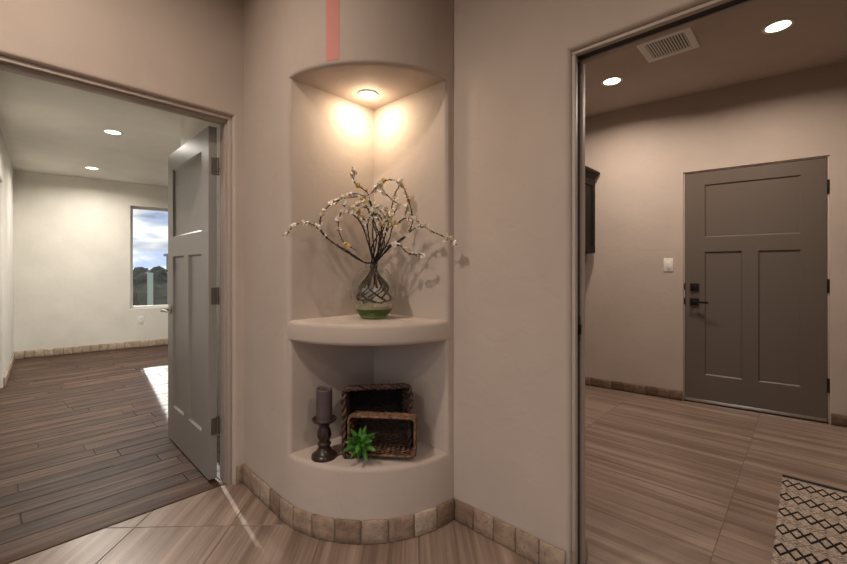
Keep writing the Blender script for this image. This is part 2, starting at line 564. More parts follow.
def wall_mesh(name, P, d, nrm, length, height, thick, holes, mat, bev=0.018, label=None):
    """a wall slab from P along d; holes are (s0, s1, z0, z1) cut through it with rounded drywall corners"""
    d = Vector((d[0], d[1], 0)).normalized()
    nrm = Vector((nrm[0], nrm[1], 0)).normalized()
    P = Vector((P[0], P[1], 0))
    ss = sorted({0.0, length} | {q for h in holes for q in h[:2]})
    zs = sorted({0.0, height} | {q for h in holes for q in h[2:]})
    bm = bmesh.new()
    V = {}

    def v(i, j, k):
        if (i, j, k) not in V:
            V[(i, j, k)] = bm.verts.new(P + d * ss[i] + nrm * (thick * k) + Vector((0, 0, zs[j])))
        return V[(i, j, k)]

    def solid(i, j):
        if i < 0 or j < 0 or i >= len(ss) - 1 or j >= len(zs) - 1:
            return False
        sm, zm = (ss[i] + ss[i + 1]) / 2, (zs[j] + zs[j + 1]) / 2
        return not any(h[0] < sm < h[1] and h[2] < zm < h[3] for h in holes)
    for i in range(len(ss) - 1):
        for j in range(len(zs) - 1):
            if not solid(i, j):
                continue
            for k in (0, 1):
                bm.faces.new((v(i, j, k), v(i + 1, j, k), v(i + 1, j + 1, k), v(i, j + 1, k)))
            for di, dj, a, b in ((-1, 0, (i, j), (i, j + 1)), (1, 0, (i + 1, j), (i + 1, j + 1)),
                                 (0, -1, (i, j), (i + 1, j)), (0, 1, (i, j + 1), (i + 1, j + 1))):
                if not solid(i + di, j + dj):
                    bm.faces.new((v(*a, 0), v(*b, 0), v(*b, 1), v(*a, 1)))
    bmesh.ops.recalc_face_normals(bm, faces=bm.faces[:])
    if bev and holes:
        es = []
        for e in bm.edges:
            if len(e.link_faces) != 2 or e.calc_face_angle(0) < 1.0:
                continue
            r = (e.verts[0].co + e.verts[1].co) / 2 - P
            s, z = r.dot(d), r.z
            tdir = abs((e.verts[0].co - e.verts[1].co).normalized().dot(nrm))
            if tdir > 0.5:
                continue
            for h in holes:
                if h[0] - 1e-4 <= s <= h[1] + 1e-4 and h[2] - 1e-4 <= z <= h[3] + 1e-4 and z > 1e-3:
                    es.append(e)
                    break
        bmesh.ops.bevel(bm, geom=es, offset=bev, segments=4, profile=0.5, affect='EDGES')
    o = bm_obj(name, bm, mat, angle=35)
    return struct(o, label)

def clip_poly(poly, a, b, c):
    """keep a*x+b*y <= c"""
    out = []
    for i in range(len(poly)):
        p, q = poly[i], poly[(i + 1) % len(poly)]
        fp, fq = a * p[0] + b * p[1] - c, a * q[0] + b * q[1] - c
        if fp <= 0:
            out.append(p)
        if (fp < 0 < fq) or (fq < 0 < fp):
            t = fp / (fp - fq)
            out.append((p[0] + t * (q[0] - p[0]), p[1] + t * (q[1] - p[1])))
    return out

def area(poly):
    return abs(sum(poly[i][0] * poly[(i + 1) % len(poly)][1] - poly[(i + 1) % len(poly)][0] * poly[i][1]
                   for i in range(len(poly)))) / 2

def slab_piece(name, poly, cx, cy, rot, mat, parent, top=0.0, thick=0.012, bev=0.0015):
    """a cut tile or plank; its local axes follow the laying direction so the grain does too"""
    ca, sa = math.cos(-rot), math.sin(-rot)
    lp = [((x - cx) * ca - (y - cy) * sa, (x - cx) * sa + (y - cy) * ca) for x, y in poly]
    bm = bmesh.new()
    add_prism(bm, lp, -thick, 0.0)
    es = [e for e in bm.edges if all(abs(v.co.z) < 1e-6 for v in e.verts)]
    bmesh.ops.bevel(bm, geom=es, offset=bev, segments=1, affect='EDGES', clamp_overlap=True)
    o = bm_obj(name, bm, mat, parent)
    o.location = (cx, cy, top)
    o.rotation_euler = (0, 0, rot)
    return o

def lay(name, rot, lx, ly, ox, oy, bounds, clips, mat, parent, gap, stagger=None, bev=0.0015):
    """lay rectangles lx by ly on a grid turned by rot; shares one mesh between uncut pieces"""
    ca, sa = math.cos(rot), math.sin(rot)
    full = None
    i0, i1, j0, j1 = bounds
    for j in range(j0, j1):
        off = stagger(j) if stagger else 0.0
        for i in range(i0, i1):
            a0, b0 = ox + i * lx + off, oy + j * ly
            rect = [(a0 + gap / 2, b0 + gap / 2), (a0 + lx - gap / 2, b0 + gap / 2),
                    (a0 + lx - gap / 2, b0 + ly - gap / 2), (a0 + gap / 2, b0 + ly - gap / 2)]
            poly = [(x * ca - y * sa, x * sa + y * ca) for x, y in rect]
            A0 = area(poly)
            for c in clips:
                poly = clip_poly(poly, *c)
                if len(poly) < 3:
                    break
            if len(poly) < 3 or area(poly) < 0.0008:
                continue
            mx, my = a0 + lx / 2, b0 + ly / 2
            cx, cy = mx * ca - my * sa, mx * sa + my * ca
            if area(poly) > A0 * 0.9999 and full is not None:
                o = full.copy()
                link(o, parent)
                o.location = (cx, cy, 0)
            else:
                o = slab_piece(name, poly, cx, cy, rot, mat, parent, bev=bev)
                if area(poly) > A0 * 0.9999:
                    full = o

# ------------------------------------------------------------------ the setting: floors
HALL_H, MUD_H, BED_H = 2.9, 2.72, 2.49
BX0, BX1 = -2.6, 1.505                   # hall extent in x
BY0, BY1 = -2.6, 2.27                    # hall extent in y
TH_Y = 2.322                             # where tile meets wood

fl_h = struct(box('floor', (BX0, BY0, -0.03), (1.57, TH_Y, -0.0025), M['grout']), 'diagonally laid vein-cut tile floor of the hall')
# grain runs along local y: width 0.427 along local x, length 0.9 along local y  (local x = (sin45,-cos45))
lay('tile', math.radians(-45), 0.427, 0.900, -0.389 - 0.427 * 10, 1.902 - 0.9 * 6, (0, 20, 0, 12),
    [(1, 0, 1.568), (-1, 0, 2.6), (0, 1, TH_Y - 0.006), (0, -1, 2.6)], M['tile'], fl_h, 0.003)

fl_m = struct(box('floor', (1.57, -1.9, -0.03), (4.75, 2.0, -0.0025), M['grout']), 'square laid vein-cut tile floor of the entry room')
lay('tile', 0.0, 0.457, 0.914, 2.03 - 0.457 * 2, 0.285 - 0.914 * 3, (0, 9, 0, 6),
    [(-1, 0, -1.572), (1, 0, 4.7), (0, -1, 1.9), (0, 1, 1.95)], M['tile'], fl_m, 0.0025)

fl_b = struct(box('floor', (-1.3, TH_Y, -0.03), (4.0, 7.95, -0.0035), M['subfloor']), 'dark brown plank floor of the room behind the grey door')
random.seed(4)
_st = [random.uniform(0, 1.2) for _ in range(60)]
lay('plank', 0.0, 0.92, 0.13, -3.0, TH_Y + 0.045, (0, 8, 0, 44),
    [(-1, 0, 1.2), (1, 0, 3.9), (0, 1, 7.9)], M['wood'], fl_b, 0.0022, stagger=lambda j: _st[j] * 0.75, bev=0.003)
struct(box('trim_1', (-0.05, TH_Y - 0.004, -0.02), (0.920, TH_Y + 0.045, 0.003), M['wood'], None, 0.002), 'narrow wooden threshold strip in the open doorway')

# ------------------------------------------------------------------ walls
WL_X0, WL_X1 = -0.05, 0.922
wall_left = wall_mesh('wall_left', (BX0 - 0.1, BY1), (1, 0), (0, 1), 4.3, HALL_H, 0.14,
                      [(WL_X0 - BX0 + 0.1, WL_X1 - BX0 + 0.1, 0.0, 2.0)], M['wall'], 0.02, 'taupe plaster wall with the grey panelled doorway')
RW_Y0, RW_Y1 = -0.36, 0.657
wall_right = wall_mesh('wall_right', (BX1, BY0 - 0.1), (0, 1), (1, 0), 5.1, HALL_H, 0.14,
                       [(RW_Y0 - BY0 + 0.1, RW_Y1 - BY0 + 0.1, 0.0, 1.993)], M['wall'], 0.02, 'taupe plaster wall with the pocket door opening')
wall_mesh('wall_back', (BX0 - 0.1, BY0), (1, 0), (0, -1), 4.2, HALL_H, 0.1, [(0.4, 2.3, 0.05, 2.3)], M['wall'], 0.02, 'hall wall behind the viewpoint with added glazing')  # opening added behind the viewpoint to bring daylight into the hall
wall_mesh('wall_west', (BX0, BY0), (0, 1), (-1, 0), 4.87, HALL_H, 0.1, [(0.8, 4.5, 0.05, 2.4)], M['wall'], 0.02,
          'hall wall with an added wide window, facing the niche column')  # unseen window opening added for daylight from the west
struct(box('ceiling', (BX0 - 0.1, BY0 - 0.1, HALL_H), (BX1 + 0.14, BY1 + 0.14, HALL_H + 0.1), M['ceiling']), 'hall ceiling')

# entry room (right)
EP = Vector((4.272, 0.802, 0))
ED = Vector((0.099, -0.912, 0)).normalized()
EN = Vector((-ED.y, ED.x, 0))                # away from the hall
E_ROT = math.atan2(ED.y, ED.x)
E_S0 = 1.45                                  # wall starts this far left of the door edge
DOOR_W, DOOR_H = 0.914, 2.022
wall_mesh('wall_entry', EP - ED * E_S0, ED, EN, 4.2, MUD_H, 0.16,
          [(E_S0 - 0.012, E_S0 + DOOR_W + 0.014, 0.0, DOOR_H + 0.014)], M['wall'], 0.008, 'taupe wall with the entry door')
struct(box('wall_mud_left', (1.645, 1.87, 0), (4.4, 1.97, MUD_H), M['wall']), 'taupe wall behind the dark wall cabinet')
struct(box('wall_mud_right', (1.645, -1.85, 0), (4.75, -1.75, MUD_H), M['wall']), 'taupe side wall of the entry room')
struct(box('ceiling', (1.645, -1.85, MUD_H), (4.75, 1.97, MUD_H + 0.1), M['ceiling']), 'ceiling of the entry room with vent and downlights')

# room behind the grey door (left)
FP = Vector((0.263, 7.622, 0))
FD = Vector((0.990, -0.1424, 0)).normalized()
FN = Vector((-FD.y, FD.x, 0))
WS0, WS1, WZ0, WZ1 = 1.257, 3.3, 0.592, 2.142
wall_mesh('wall_far', FP - FD * 1.6, FD, FN, 5.4, BED_H, 0.16, [(WS0 + 1.6, WS1 + 1.6, WZ0, WZ1)], M['bed_wall'], 0.015,
          'cream far wall with a tall window')
# its left wall with a doorway
LD = (FP - Vector((0.10, 5.45, 0))).normalized()
LP = FP - LD * 5.4
_l = (FP - LP).length
wall_mesh('wall_bed_left', LP, LD, (-LD.y, LD.x), _l + 0.1, BED_H, 0.13, [(_l - 2.62, _l - 1.785, 0.0, 2.04)], M['bed_wall'], 0.015,
          'cream side wall with a doorway')
struct(box('wall_closet', (-0.85, 4.6, 0), (-0.75, 6.3, BED_H), M['bed_wall']), 'cream wall seen through the side doorway')
struct(box('wall_return', (1.16, BY1 + 0.14, 0), (1.30, 3.98, BED_H), M['bed_wall'], None, 0.015, 3), 'short cream wall behind the open grey door')
struct(box('wall_jog', (1.30, 3.86, 0), (3.8, 3.98, BED_H), M['bed_wall']), 'cream wall turning away behind the grey door')
struct(wall_mesh('wall_bed_right', (3.8, 3.9), (0, 1), (1, 0), 3.5, BED_H, 0.14, [(0.3, 3.0, 0.05, 2.2)], M['bed_wall'], 0.015), 'cream wall with an added wide window')  # unseen wide opening added to fill this room with daylight
struct(box('ceiling', (-1.3, BY1 + 0.14, BED_H), (4.0, 8.2, BED_H + 0.1), M['bed_ceiling']), 'pale ceiling with two small downlights')

# ------------------------------------------------------------------ niche column
CC = (1.495, 1.755)
CR = 0.54
ARC = 40
def arc_pt(a, r=CR):
    return (CC[0] + r * math.cos(a), CC[1] + r * math.sin(a))
# the first and last facets are longer so that the rounded niche edges fall inside them
_a0, _a1 = PI + math.asin(0.062 / CR), 1.5 * PI - math.asin(0.078 / CR)
arc_angles = [PI] + [_a0 + (_a1 - _a0) * k / ARC for k in range(ARC + 1)] + [1.5 * PI]
NX, NY = 1.462, 1.741
SH0, SH1, LZ, NZ = 0.836, 0.932, 0.318, 2.045

def build_column():
    poly = [(0.9785, 2.30), (0.9560, 1.80)] + [arc_pt(a) for a in arc_angles[1:]] + [(1.53, 1.215), (1.53, 2.30)]
    bm = bmesh.new()
    add_prism(bm, poly, 0.0, HALL_H)
    bmesh.ops.recalc_face_normals(bm, faces=bm.faces[:])
    me = bpy.data.meshes.new('tmp')
    bm.to_mesh(me)
    bm.free()
    o = bpy.data.objects.new('tmp', me)
    COL.objects.link(o)
    cut = []
    for z0, z1 in ((LZ, SH0), (SH1, NZ)):
        bm = bmesh.new()
        add_box(bm, (0.80, 1.0, z0), (NX, NY, z1))
        bmesh.ops.recalc_face_normals(bm, faces=bm.faces[:])
        m2 = bpy.data.meshes.new('cut')
        bm.to_mesh(m2)
        bm.free()
        c = bpy.data.objects.new('cut', m2)
        COL.objects.link(c)
        cut.append(c)
        md = o.modifiers.new('b', 'BOOLEAN')
        md.operation = 'DIFFERENCE'
        md.solver = 'EXACT'
        md.object = c
    dg = bpy.context.evaluated_depsgraph_get()
    res = bpy.data.meshes.new_from_object(o.evaluated_get(dg))
    for q in [o] + cut:
        bpy.data.objects.remove(q, do_unlink=True)
    bm = bmesh.new()
    bm.from_mesh(res)
    bmesh.ops.remove_doubles(bm, verts=bm.verts[:], dist=1e-5)
    es = []
    for e in bm.edges:
        if len(e.link_faces) != 2:
            continue
        if e.calc_face_angle(0) < 0.9 or not e.is_convex:
            continue
        mid = (e.verts[0].co + e.verts[1].co) / 2
        if LZ - 0.01 < mid.z < NZ + 0.01 and mid.y < 1.8 and mid.x < 1.5:
            es.append(e)
    bmesh.ops.bevel(bm, geom=es, offset=0.02, segments=4, profile=0.5, affect='EDGES', clamp_overlap=True)
    return bm_obj('wall_column', bm, M['wall'], angle=30)
column = struct(build_column(), 'rounded plaster corner column with a lit display niche and shelf')

# a thin red strip laid over the plaster above the niche
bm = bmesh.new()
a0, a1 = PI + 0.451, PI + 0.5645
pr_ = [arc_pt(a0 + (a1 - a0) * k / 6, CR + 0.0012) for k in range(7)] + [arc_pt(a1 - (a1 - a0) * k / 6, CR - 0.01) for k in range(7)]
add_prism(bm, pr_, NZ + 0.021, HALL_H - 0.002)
st = bm_obj('red_stripe', bm, M['stripe'], column)
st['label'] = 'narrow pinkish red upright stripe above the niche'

# ------------------------------------------------------------------ stone baseboards
random.seed(11)
stone_meshes = []
def make_stone(seed, w=0.1, h=0.1, t=0.012):
    bm = bmesh.new()
    add_box(bm, (-w / 2, 0, 0), (w / 2, t, h))
    bmesh.ops.subdivide_edges(bm, edges=[e for e in bm.edges if e.calc_length() > 0.05], cuts=2, use_grid_fill=True)
    bmesh.ops.bevel(bm, geom=[e for e in bm.edges if e.calc_face_angle(0) > 1.0], offset=0.0035, segments=1, affect='EDGES')
    for v in bm.verts:
        n_ = noise.noise_vector(v.co * 30 + Vector((seed * 7.3, 0, 0)))
        v.co.x += n_.x * 0.0022
        v.co.z += n_.z * 0.0016
        if v.co.y > t * 0.4:
            v.co.y += n_.y * 0.0016
    bmesh.ops.recalc_face_normals(bm, faces=bm.faces[:])
    me = bpy.data.meshes.new('stone_tile')
    bm.to_mesh(me)
    bm.free()
    me.materials.append(M['stone'])
    for p in me.polygons:
        p.use_smooth = True
    me.set_sharp_from_angle(angle=math.radians(50))
    return me
stone_meshes = [make_stone(i) for i in range(4)]
STONES = {'stone': stone_meshes}
for _k in ('stone_brown', 'stone_pale'):
    STONES[_k] = []
    for _m in stone_meshes:
        _c = _m.copy()
        _c.materials[0] = M[_k]
        STONES[_k].append(_c)

def resample(path, step):
    path = [Vector((p[0], p[1], 0)) for p in path]
    seg = [(b - a).length for a, b in zip(path[:-1], path[1:])]
    tot = sum(seg)
    n = max(1, round(tot / step))
    out = []
    for k in range(n + 1):
        t = tot * k / n
        for a, b, s in zip(path[:-1], path[1:], seg):
            if t <= s + 1e-9:
                out.append(a + (b - a) * (t / s if s else 0))
                break
            t -= s
        else:
            out.append(path[-1])
    return out

def baseboard(name, path, label, h=0.1, step=0.105, side=1, kind='stone'):
    """path runs along the wall face; stones stand out on its right hand side (side=1)"""
    pts = resample(path, step)
    bm = bmesh.new()
    fine = [Vector((p[0], p[1], 0)) for p in path]
    # grout strip behind and between the stones
    n = len(fine)
    front, back = [], []
    for i, p in enumerate(fine):
        t = (fine[min(i + 1, n - 1)] - fine[max(i - 1, 0)]).normalized()
        nr = Vector((t.y, -t.x, 0)) * side
        front.append(p + nr * 0.0075)
        back.append(p - nr * 0.004)
    for i in range(n - 1):
        a, b, c, d = front[i], front[i + 1], back[i + 1], back[i]
        vs_ = [bm.verts.new((q.x, q.y, z)) for z in (0, h - 0.004) for q in (a, b, c, d)]
        for q in ((0, 1, 5, 4), (4, 5, 6, 7), (3, 2, 6, 7)):
            bm.faces.new([vs_[k] for k in q])
    bmesh.ops.remove_doubles(bm, verts=bm.verts[:], dist=1e-5)
    root = struct(bm_obj(name, bm, M['base_grout']), label)
    for a, b in zip(pts[:-1], pts[1:]):
        w = (b - a).length - 0.004
        t = (b - a).normalized()
        nr = Vector((t.y, -t.x, 0)) * side
        o = bpy.data.objects.new('stone_tile', random.choice(STONES[kind]))
        link(o, root)
        mid = (a + b) / 2
        o.location = (mid.x + nr.x * 0.002, mid.y + nr.y * 0.002, 0.001)
        o.rotation_euler = (0, 0, math.atan2(nr.y, nr.x) - PI / 2)
        o.scale = (w / 0.1, 1.0, h / 0.1 * random.uniform(0.985, 1.01))
    return root

col_path = [(0.977 - 0.00234 * k, 2.258 - 0.05 * k) for k in range(0, 10)] + [arc_pt(a) for a in arc_angles] + [(1.503, 1.215)]
baseboard('baseboard_column', col_path, 'tumbled stone skirting curving around the niche column', 0.1, 0.1115)
baseboard('baseboard_right', [(1.505, 1.20), (1.505, 0.668)], 'tumbled stone skirting beside the pocket door', 0.1, 0.104)
baseboard('baseboard_right', [(1.515, 0.657), (1.545, 0.657)], 'narrow stone return at the front of the pocket door jamb', 0.1, 0.04)
baseboard('baseboard_right', [(1.622, 0.657), (1.648, 0.657)], 'narrow stone return at the back of the pocket door jamb', 0.1, 0.04)
baseboard('baseboard_left', [(0.932, 2.27), (0.976, 2.27)], 'short stone skirting between the grey doorway and the column', 0.1, 0.05)
baseboard('baseboard_left', [(-2.58, 2.27), (-0.07, 2.27)], 'stone skirting on the hall wall left of the doorway', 0.1, 0.105)
e0 = EP - ED * 1.2
e1 = EP - ED * 0.016
baseboard('baseboard_entry', [e0, e1], 'brown stone skirting between the cabinet wall and the entry door', 0.085, 0.1, kind='stone_brown')
baseboard('baseboard_entry', [EP + ED * (DOOR_W + 0.018), EP + ED * (DOOR_W + 0.75)], 'brown stone skirting on the hinge side of the entry door', 0.085, 0.1, kind='stone_brown')
baseboard('baseboard_far', [FP, FP + FD * 3.55], 'pale stone skirting along the cream far wall', 0.1, 0.1, kind='stone_pale')
baseboard('baseboard_bed_left', [FP - LD * 1.78, FP - LD * 0.014], 'pale stone skirting along the cream side wall', 0.1, 0.1, kind='stone_pale')

# ------------------------------------------------------------------ door frames
def jamb_u(name, a0, a1, b0, b1, z1, t, axis, label):
    """two posts and a head; a = across the opening, b = through the wall"""
    def bx(lo, hi):
        if axis == 'x':
            return (lo[0], lo[1], lo[2]), (hi[0], hi[1], hi[2])
        return (lo[1], lo[0], lo[2]), (hi[1], hi[0], hi[2])
    e = struct(box(name, *bx((a0, b0, z1 - t), (a1, b1, z1)), M['jamb'], None, 0.003), label)
    box('post', *bx((a1 - t, b0, 0), (a1, b1, z1 - t)), M['jamb'], e, 0.003)
    box('post', *bx((a0, b0, 0), (a0 + t, b1, z1 - t)), M['jamb'], e, 0.003)
    return e
dj = jamb_u('trim_2', WL_X0, WL_X1, BY1 + 0.022, BY1 + 0.138, 2.0, 0.02, 'x', 'painted door frame around the open grey door')
# stops
for nm, lo, hi in (('door_stop', (WL_X1 - 0.026, BY1 + 0.045, 0), (WL_X1 - 0.0201, BY1 + 0.085, 1.98)),
                   ('door_stop', (WL_X0 + 0.0201, BY1 + 0.045, 0), (WL_X0 + 0.032, BY1 + 0.085, 1.98)),
                   ('door_stop', (WL_X0 + 0.02, BY1 + 0.045, 1.968), (WL_X1 - 0.02, BY1 + 0.085, 1.9799))):
    box(nm, lo, hi, M['jamb'], dj, 0.002)

# pocket door frame: two boards with a slot between, on the post and on the head
pj = struct(box('trim_3', (1.526, RW_Y0, 1.979), (1.549, RW_Y1, 1.9925), M['jamb'], None, 0.002), 'split frame of the pocket door opening')
box('head_board', (1.594, RW_Y0, 1.979), (1.622, RW_Y1, 1.9925), M['jamb'], pj, 0.002)
box('split_post', (1.526, RW_Y1 - 0.0145, 0), (1.549, RW_Y1, 1.979), M['jamb'], pj, 0.002)
box('split_post', (1.594, RW_Y1 - 0.0145, 0), (1.622, RW_Y1, 1.979), M['jamb'], pj, 0.002)
box('post', (1.526, RW_Y0, 0), (1.622, RW_Y0 + 0.0145, 1.979), M['jamb'], pj, 0.002)
box('track', (1.5495, RW_Y0 + 0.016, 1.986), (1.5935, RW_Y1, 1.9925), M['track'], pj)
pd = thing('pocket_door', 'edge of the dark pocket door slid into the wall', 'door', (1.5715, 0.657, 0))
box('door_edge', (-0.0175, -0.006, 0.012), (0.0175, -0.0005, 1.974), M['track'], pd, 0.001)
bm = bmesh.new()
add_box(bm, (-0.012, -0.011, 0.885), (0.012, -0.006, 0.985), 0.002)
add_box(bm, (-0.006, -0.018, 0.915), (0.006, -0.010, 0.955), 0.002)
bm_obj('edge_latch', bm, M['bronze'], pd)

# ------------------------------------------------------------------ panelled doors
def panel_door(root, w, hgt, t, mat, x0, x1, m0, m1, zp):
    """craftsman slab: wide top panel over two tall panels, sunk on both faces.  Spans y -t..0"""
    z_b, z_lt, z_tb, z_tt = zp
    holes = [(x0, x1, z_tb, z_tt), (x0, m0, z_b, z_lt), (m1, x1, z_b, z_lt)]
    bm = bmesh.new()
    xs = sorted({0.0, w, x0, x1, m0, m1})
    zs = sorted({0.0, hgt, z_b, z_lt, z_tb, z_tt})
    DEP, SL = 0.011, 0.010
    for y, s in ((-t, 1), (0.0, -1)):
        for i in range(len(xs) - 1):
            for j in range(len(zs) - 1):
                xm, zm = (xs[i] + xs[i + 1]) / 2, (zs[j] + zs[j + 1]) / 2
                if any(h[0] < xm < h[1] and h[2] < zm < h[3] for h in holes):
                    continue
                bm.faces.new([bm.verts.new(p) for p in ((xs[i], y, zs[j]), (xs[i + 1], y, zs[j]), (xs[i + 1], y, zs[j + 1]), (xs[i], y, zs[j + 1]))])
        for h in holes:
            o_ = [(h[0], h[2]), (h[1], h[2]), (h[1], h[3]), (h[0], h[3])]
            i_ = [(h[0] + SL, h[2] + SL), (h[1] - SL, h[2] + SL), (h[1] - SL, h[3] - SL), (h[0] + SL, h[3] - SL)]
            for k in range(4):
                k2 = (k + 1) % 4
                q = [(o_[k], y), (o_[k2], y), (i_[k2], y + s * DEP), (i_[k], y + s * DEP)]
                bm.faces.new([bm.verts.new((p[0], yy, p[1])) for p, yy in q])
    for (xa, za), (xb, zb) in (((0, 0), (w, 0)), ((w, 0), (w, hgt)), ((w, hgt), (0, hgt)), ((0, hgt), (0, 0))):
        bm.faces.new([bm.verts.new(p) for p in ((xa, -t, za), (xb, -t, zb), (xb, 0, zb), (xa, 0, za))])
    bmesh.ops.remove_doubles(bm, verts=bm.verts[:], dist=1e-5)
    slab = bm_obj('slab', bm, mat, root)
    for h in holes:
        box('panel', (h[0] + SL - 0.001, -t + DEP, h[2] + SL - 0.001), (h[1] - SL + 0.001, -DEP, h[3] - SL + 0.001), mat, root)
    return slab

def hinge(root, x, y, z, mat, hgt=0.095, leaf=(0.03, 0.004), ldir=1, axis='x'):
    bm = bmesh.new()
    add_tube(bm, [(x, y, z - hgt / 2), (x, y, z + hgt / 2)], 0.0075, 10)
    for k in (-0.5, -0.17, 0.17, 0.5):
        add_tube(bm, [(x, y, z + k * hgt - 0.003), (x, y, z + k * hgt + 0.003)], 0.009, 10)
    if axis == 'x':
        add_box(bm, (min(x, x + ldir * leaf[0]), y - leaf[1] / 2, z - hgt / 2), (max(x, x + ldir * leaf[0]), y + leaf[1] / 2, z + hgt / 2), 0.0008, 1)
    else:
        add_box(bm, (x - leaf[1] / 2, min(y, y + ldir * leaf[0]), z - hgt / 2), (x + leaf[1] / 2, max(y, y + ldir * leaf[0]), z + hgt / 2), 0.0008, 1)
    return bm_obj('hinge', bm, mat, root, angle=40)

# the grey door standing open into the left room
DW, DH, DT = 0.848, 1.945, 0.042
d0, d1 = Vector((0.841, 2.402)), Vector((0.873, 3.25))
door_rot = math.atan2(d1.y - d0.y, d1.x - d0.x)
gd = thing('open_door', 'grey three-panel door with lever handles, standing open into the room', 'door', (d0.x, d0.y, 0.012), door_rot)
panel_door(gd, DW, DH, DT, M['bed_door'], 0.122, DW - 0.122, 0.377, 0.471, (0.235, 1.245, 1.375, 1.83))
for z in (0.29, 1.01, 1.73):
    hinge(gd, -0.004, -DT - 0.004, z, M['bronze_nickel'], 0.09, (0.034, 0.0025), 1, 'y')
def lever(root, x, y, z, s, ldir, mat):
    """s: +1/-1 the side of the door it stands out from"""
    bm = bmesh.new()
    rot = Matrix.Translation((x, y, z)) @ Matrix.Rotation(-s * PI / 2, 4, 'X')
    b2 = bmesh.new()
    add_lathe(b2, [(0.029, 0.0), (0.031, 0.003), (0.028, 0.008), (0.012, 0.009), (0.010, 0.045), (0.013, 0.047), (0.013, 0.056), (0.009, 0.058)], 24)
    for v in b2.verts:
        v.co = rot @ v.co
    me = bpy.data.meshes.new('t')
    b2.to_mesh(me)
    b2.free()
    bm.from_mesh(me)
    bpy.data.meshes.remove(me)
    yy = y + s * 0.05
    pts = spline([(x, yy, z), (x + ldir * 0.035, yy + s * 0.003, z + 0.001), (x + ldir * 0.075, yy, z - 0.001), (x + ldir * 0.112, yy - s * 0.006, z - 0.005)], 5)
    add_tube(bm, pts, [0.0085] * (len(pts) - 3) + [0.008, 0.0075, 0.006], 10)
    return bm_obj('lever_handle', bm, mat, root, angle=40)
lever(gd, DW - 0.062, 0.0, 0.885, 1, -1, M['nickel'])
lever(gd, DW - 0.062, -DT, 0.885, -1, -1, M['nickel'])
box('latch_plate', (DW - 0.001, -DT / 2 - 0.012, 0.855), (DW + 0.0015, -DT / 2 + 0.012, 0.912), M['nickel'], gd, 0.0005)

# the entry door
ed = thing('entry_door', 'closed taupe three-panel entry door with dark deadbolt and lever', 'door', EP + EN * 0.062, E_ROT)
panel_door(ed, DOOR_W, DOOR_H - 0.012, 0.044, M['door'], 0.144, 0.768, 0.404, 0.507, (0.236, 1.315, 1.440, 1.900))
bpy.context.view_layer.update()
for ch in ed.children:
    ch.location.z += 0.014
for z in (0.29, 1.045, 1.80):
    hinge(ed, DOOR_W + 0.008, -0.052, z, M['bronze'], 0.10, (0.008, 0.003), -1, 'x')
def plate(name, x, z, w, hgt, extra):
    bm = bmesh.new()
    add_box(bm, (x - w / 2, -0.056, z - hgt / 2), (x + w / 2, -0.044, z + hgt / 2), 0.003)
    extra(bm)
    return bm_obj(name, bm, M['bronze'], ed, angle=40)
def _db(bm):
    add_box(bm, (0.062, -0.078, 1.000), (0.078, -0.055, 1.034), 0.003)
def _lv(bm):
    add_tube(bm, [(0.070, -0.05, 0.888), (0.070, -0.098, 0.888)], 0.011, 12)
    add_box(bm, (0.060, -0.106, 0.879), (0.172, -0.093, 0.897), 0.004)
plate('deadbolt', 0.070, 1.017, 0.066, 0.066, _db)
plate('lever_handle', 0.070, 0.888, 0.066, 0.066, _lv)
for z in (1.020, 0.89):
    box('strike_plate', (-0.011, -0.0505, z - 0.03), (0.002, -0.0445, z + 0.03), M['bronze'], ed, 0.003)
box('sweep', (0.002, -0.052, 0.010), (DOOR_W - 0.002, -0.0445, 0.034), M['aluminium'], ed, 0.002)
# its threshold and thin frame
es_ = struct(box('trim_4', (0, 0, 0), (DOOR_W + 0.02, 0.10, 0.010), M['black'], None, 0.002), 'black sill under the entry door')
es_.location = EP - ED * 0.01 + EN * 0.004
es_.rotation_euler = (0, 0, E_ROT)
ef = bpy.data.objects.new('trim_5', None)
COL.objects.link(ef)
struct(ef, 'thin painted frame around the entry door')
ef.location = EP
ef.rotation_euler = (0, 0, E_ROT)
box('post', (-0.0115, 0.012, 0.0), (-0.003, 0.15, DOOR_H + 0.006), M['wall'], ef, 0.001)
box('post', (DOOR_W + 0.004, 0.012, 0.0), (DOOR_W + 0.0135, 0.15, DOOR_H + 0.006), M['wall'], ef, 0.001)
box('head', (-0.0115, 0.012, DOOR_H + 0.0065), (DOOR_W + 0.0135, 0.15, DOOR_H + 0.0135), M['wall'], ef, 0.001)
box('door_stop', (-0.003, 0.065, 0.012), (DOOR_W + 0.004, 0.11, DOOR_H + 0.006), M['track'], ef)

# ------------------------------------------------------------------ lights
def downlight(name, x, y, z, r, power, color, label, group=None, spread=160, size=None):
    t = thing(name, label, 'ceiling light', (x, y, z), 0, group)
    bm = bmesh.new()
    add_lathe(bm, [(r * 0.72, -0.0005), (r * 0.74, -0.005), (r * 0.95, -0.0065), (r, -0.003), (r, 0.0)], 40, cap=False)
    bm_obj('trim_ring', bm, M['white_trim'], t, smooth=True)
    bm = bmesh.new()
    add_lathe(bm, [(r * 0.735, -0.003), (r * 0.735, -0.001)], 40)
    bm_obj('lens', bm, M['lens'], t)
    ld = bpy.data.lights.new('downlight_lamp', 'AREA')
    ld.shape = 'DISK'
    ld.size = size or r * 1.4
    ld.energy = power
    ld.color = color
    ld.spread = math.radians(spread)
    lo = bpy.data.objects.new('lamp', ld)
    link(lo, t)
    lo.location = (0, 0, -0.009)
    return t
downlight('downlight', 1.311, 1.607, NZ, 0.052, P_NICHE, (1.0, 0.78, 0.54), 'small round downlight in the ceiling of the niche', spread=180)
_np = bpy.data.lights.new('niche_fill', 'POINT')  # extra point light added under the lens to brighten the niche ceiling
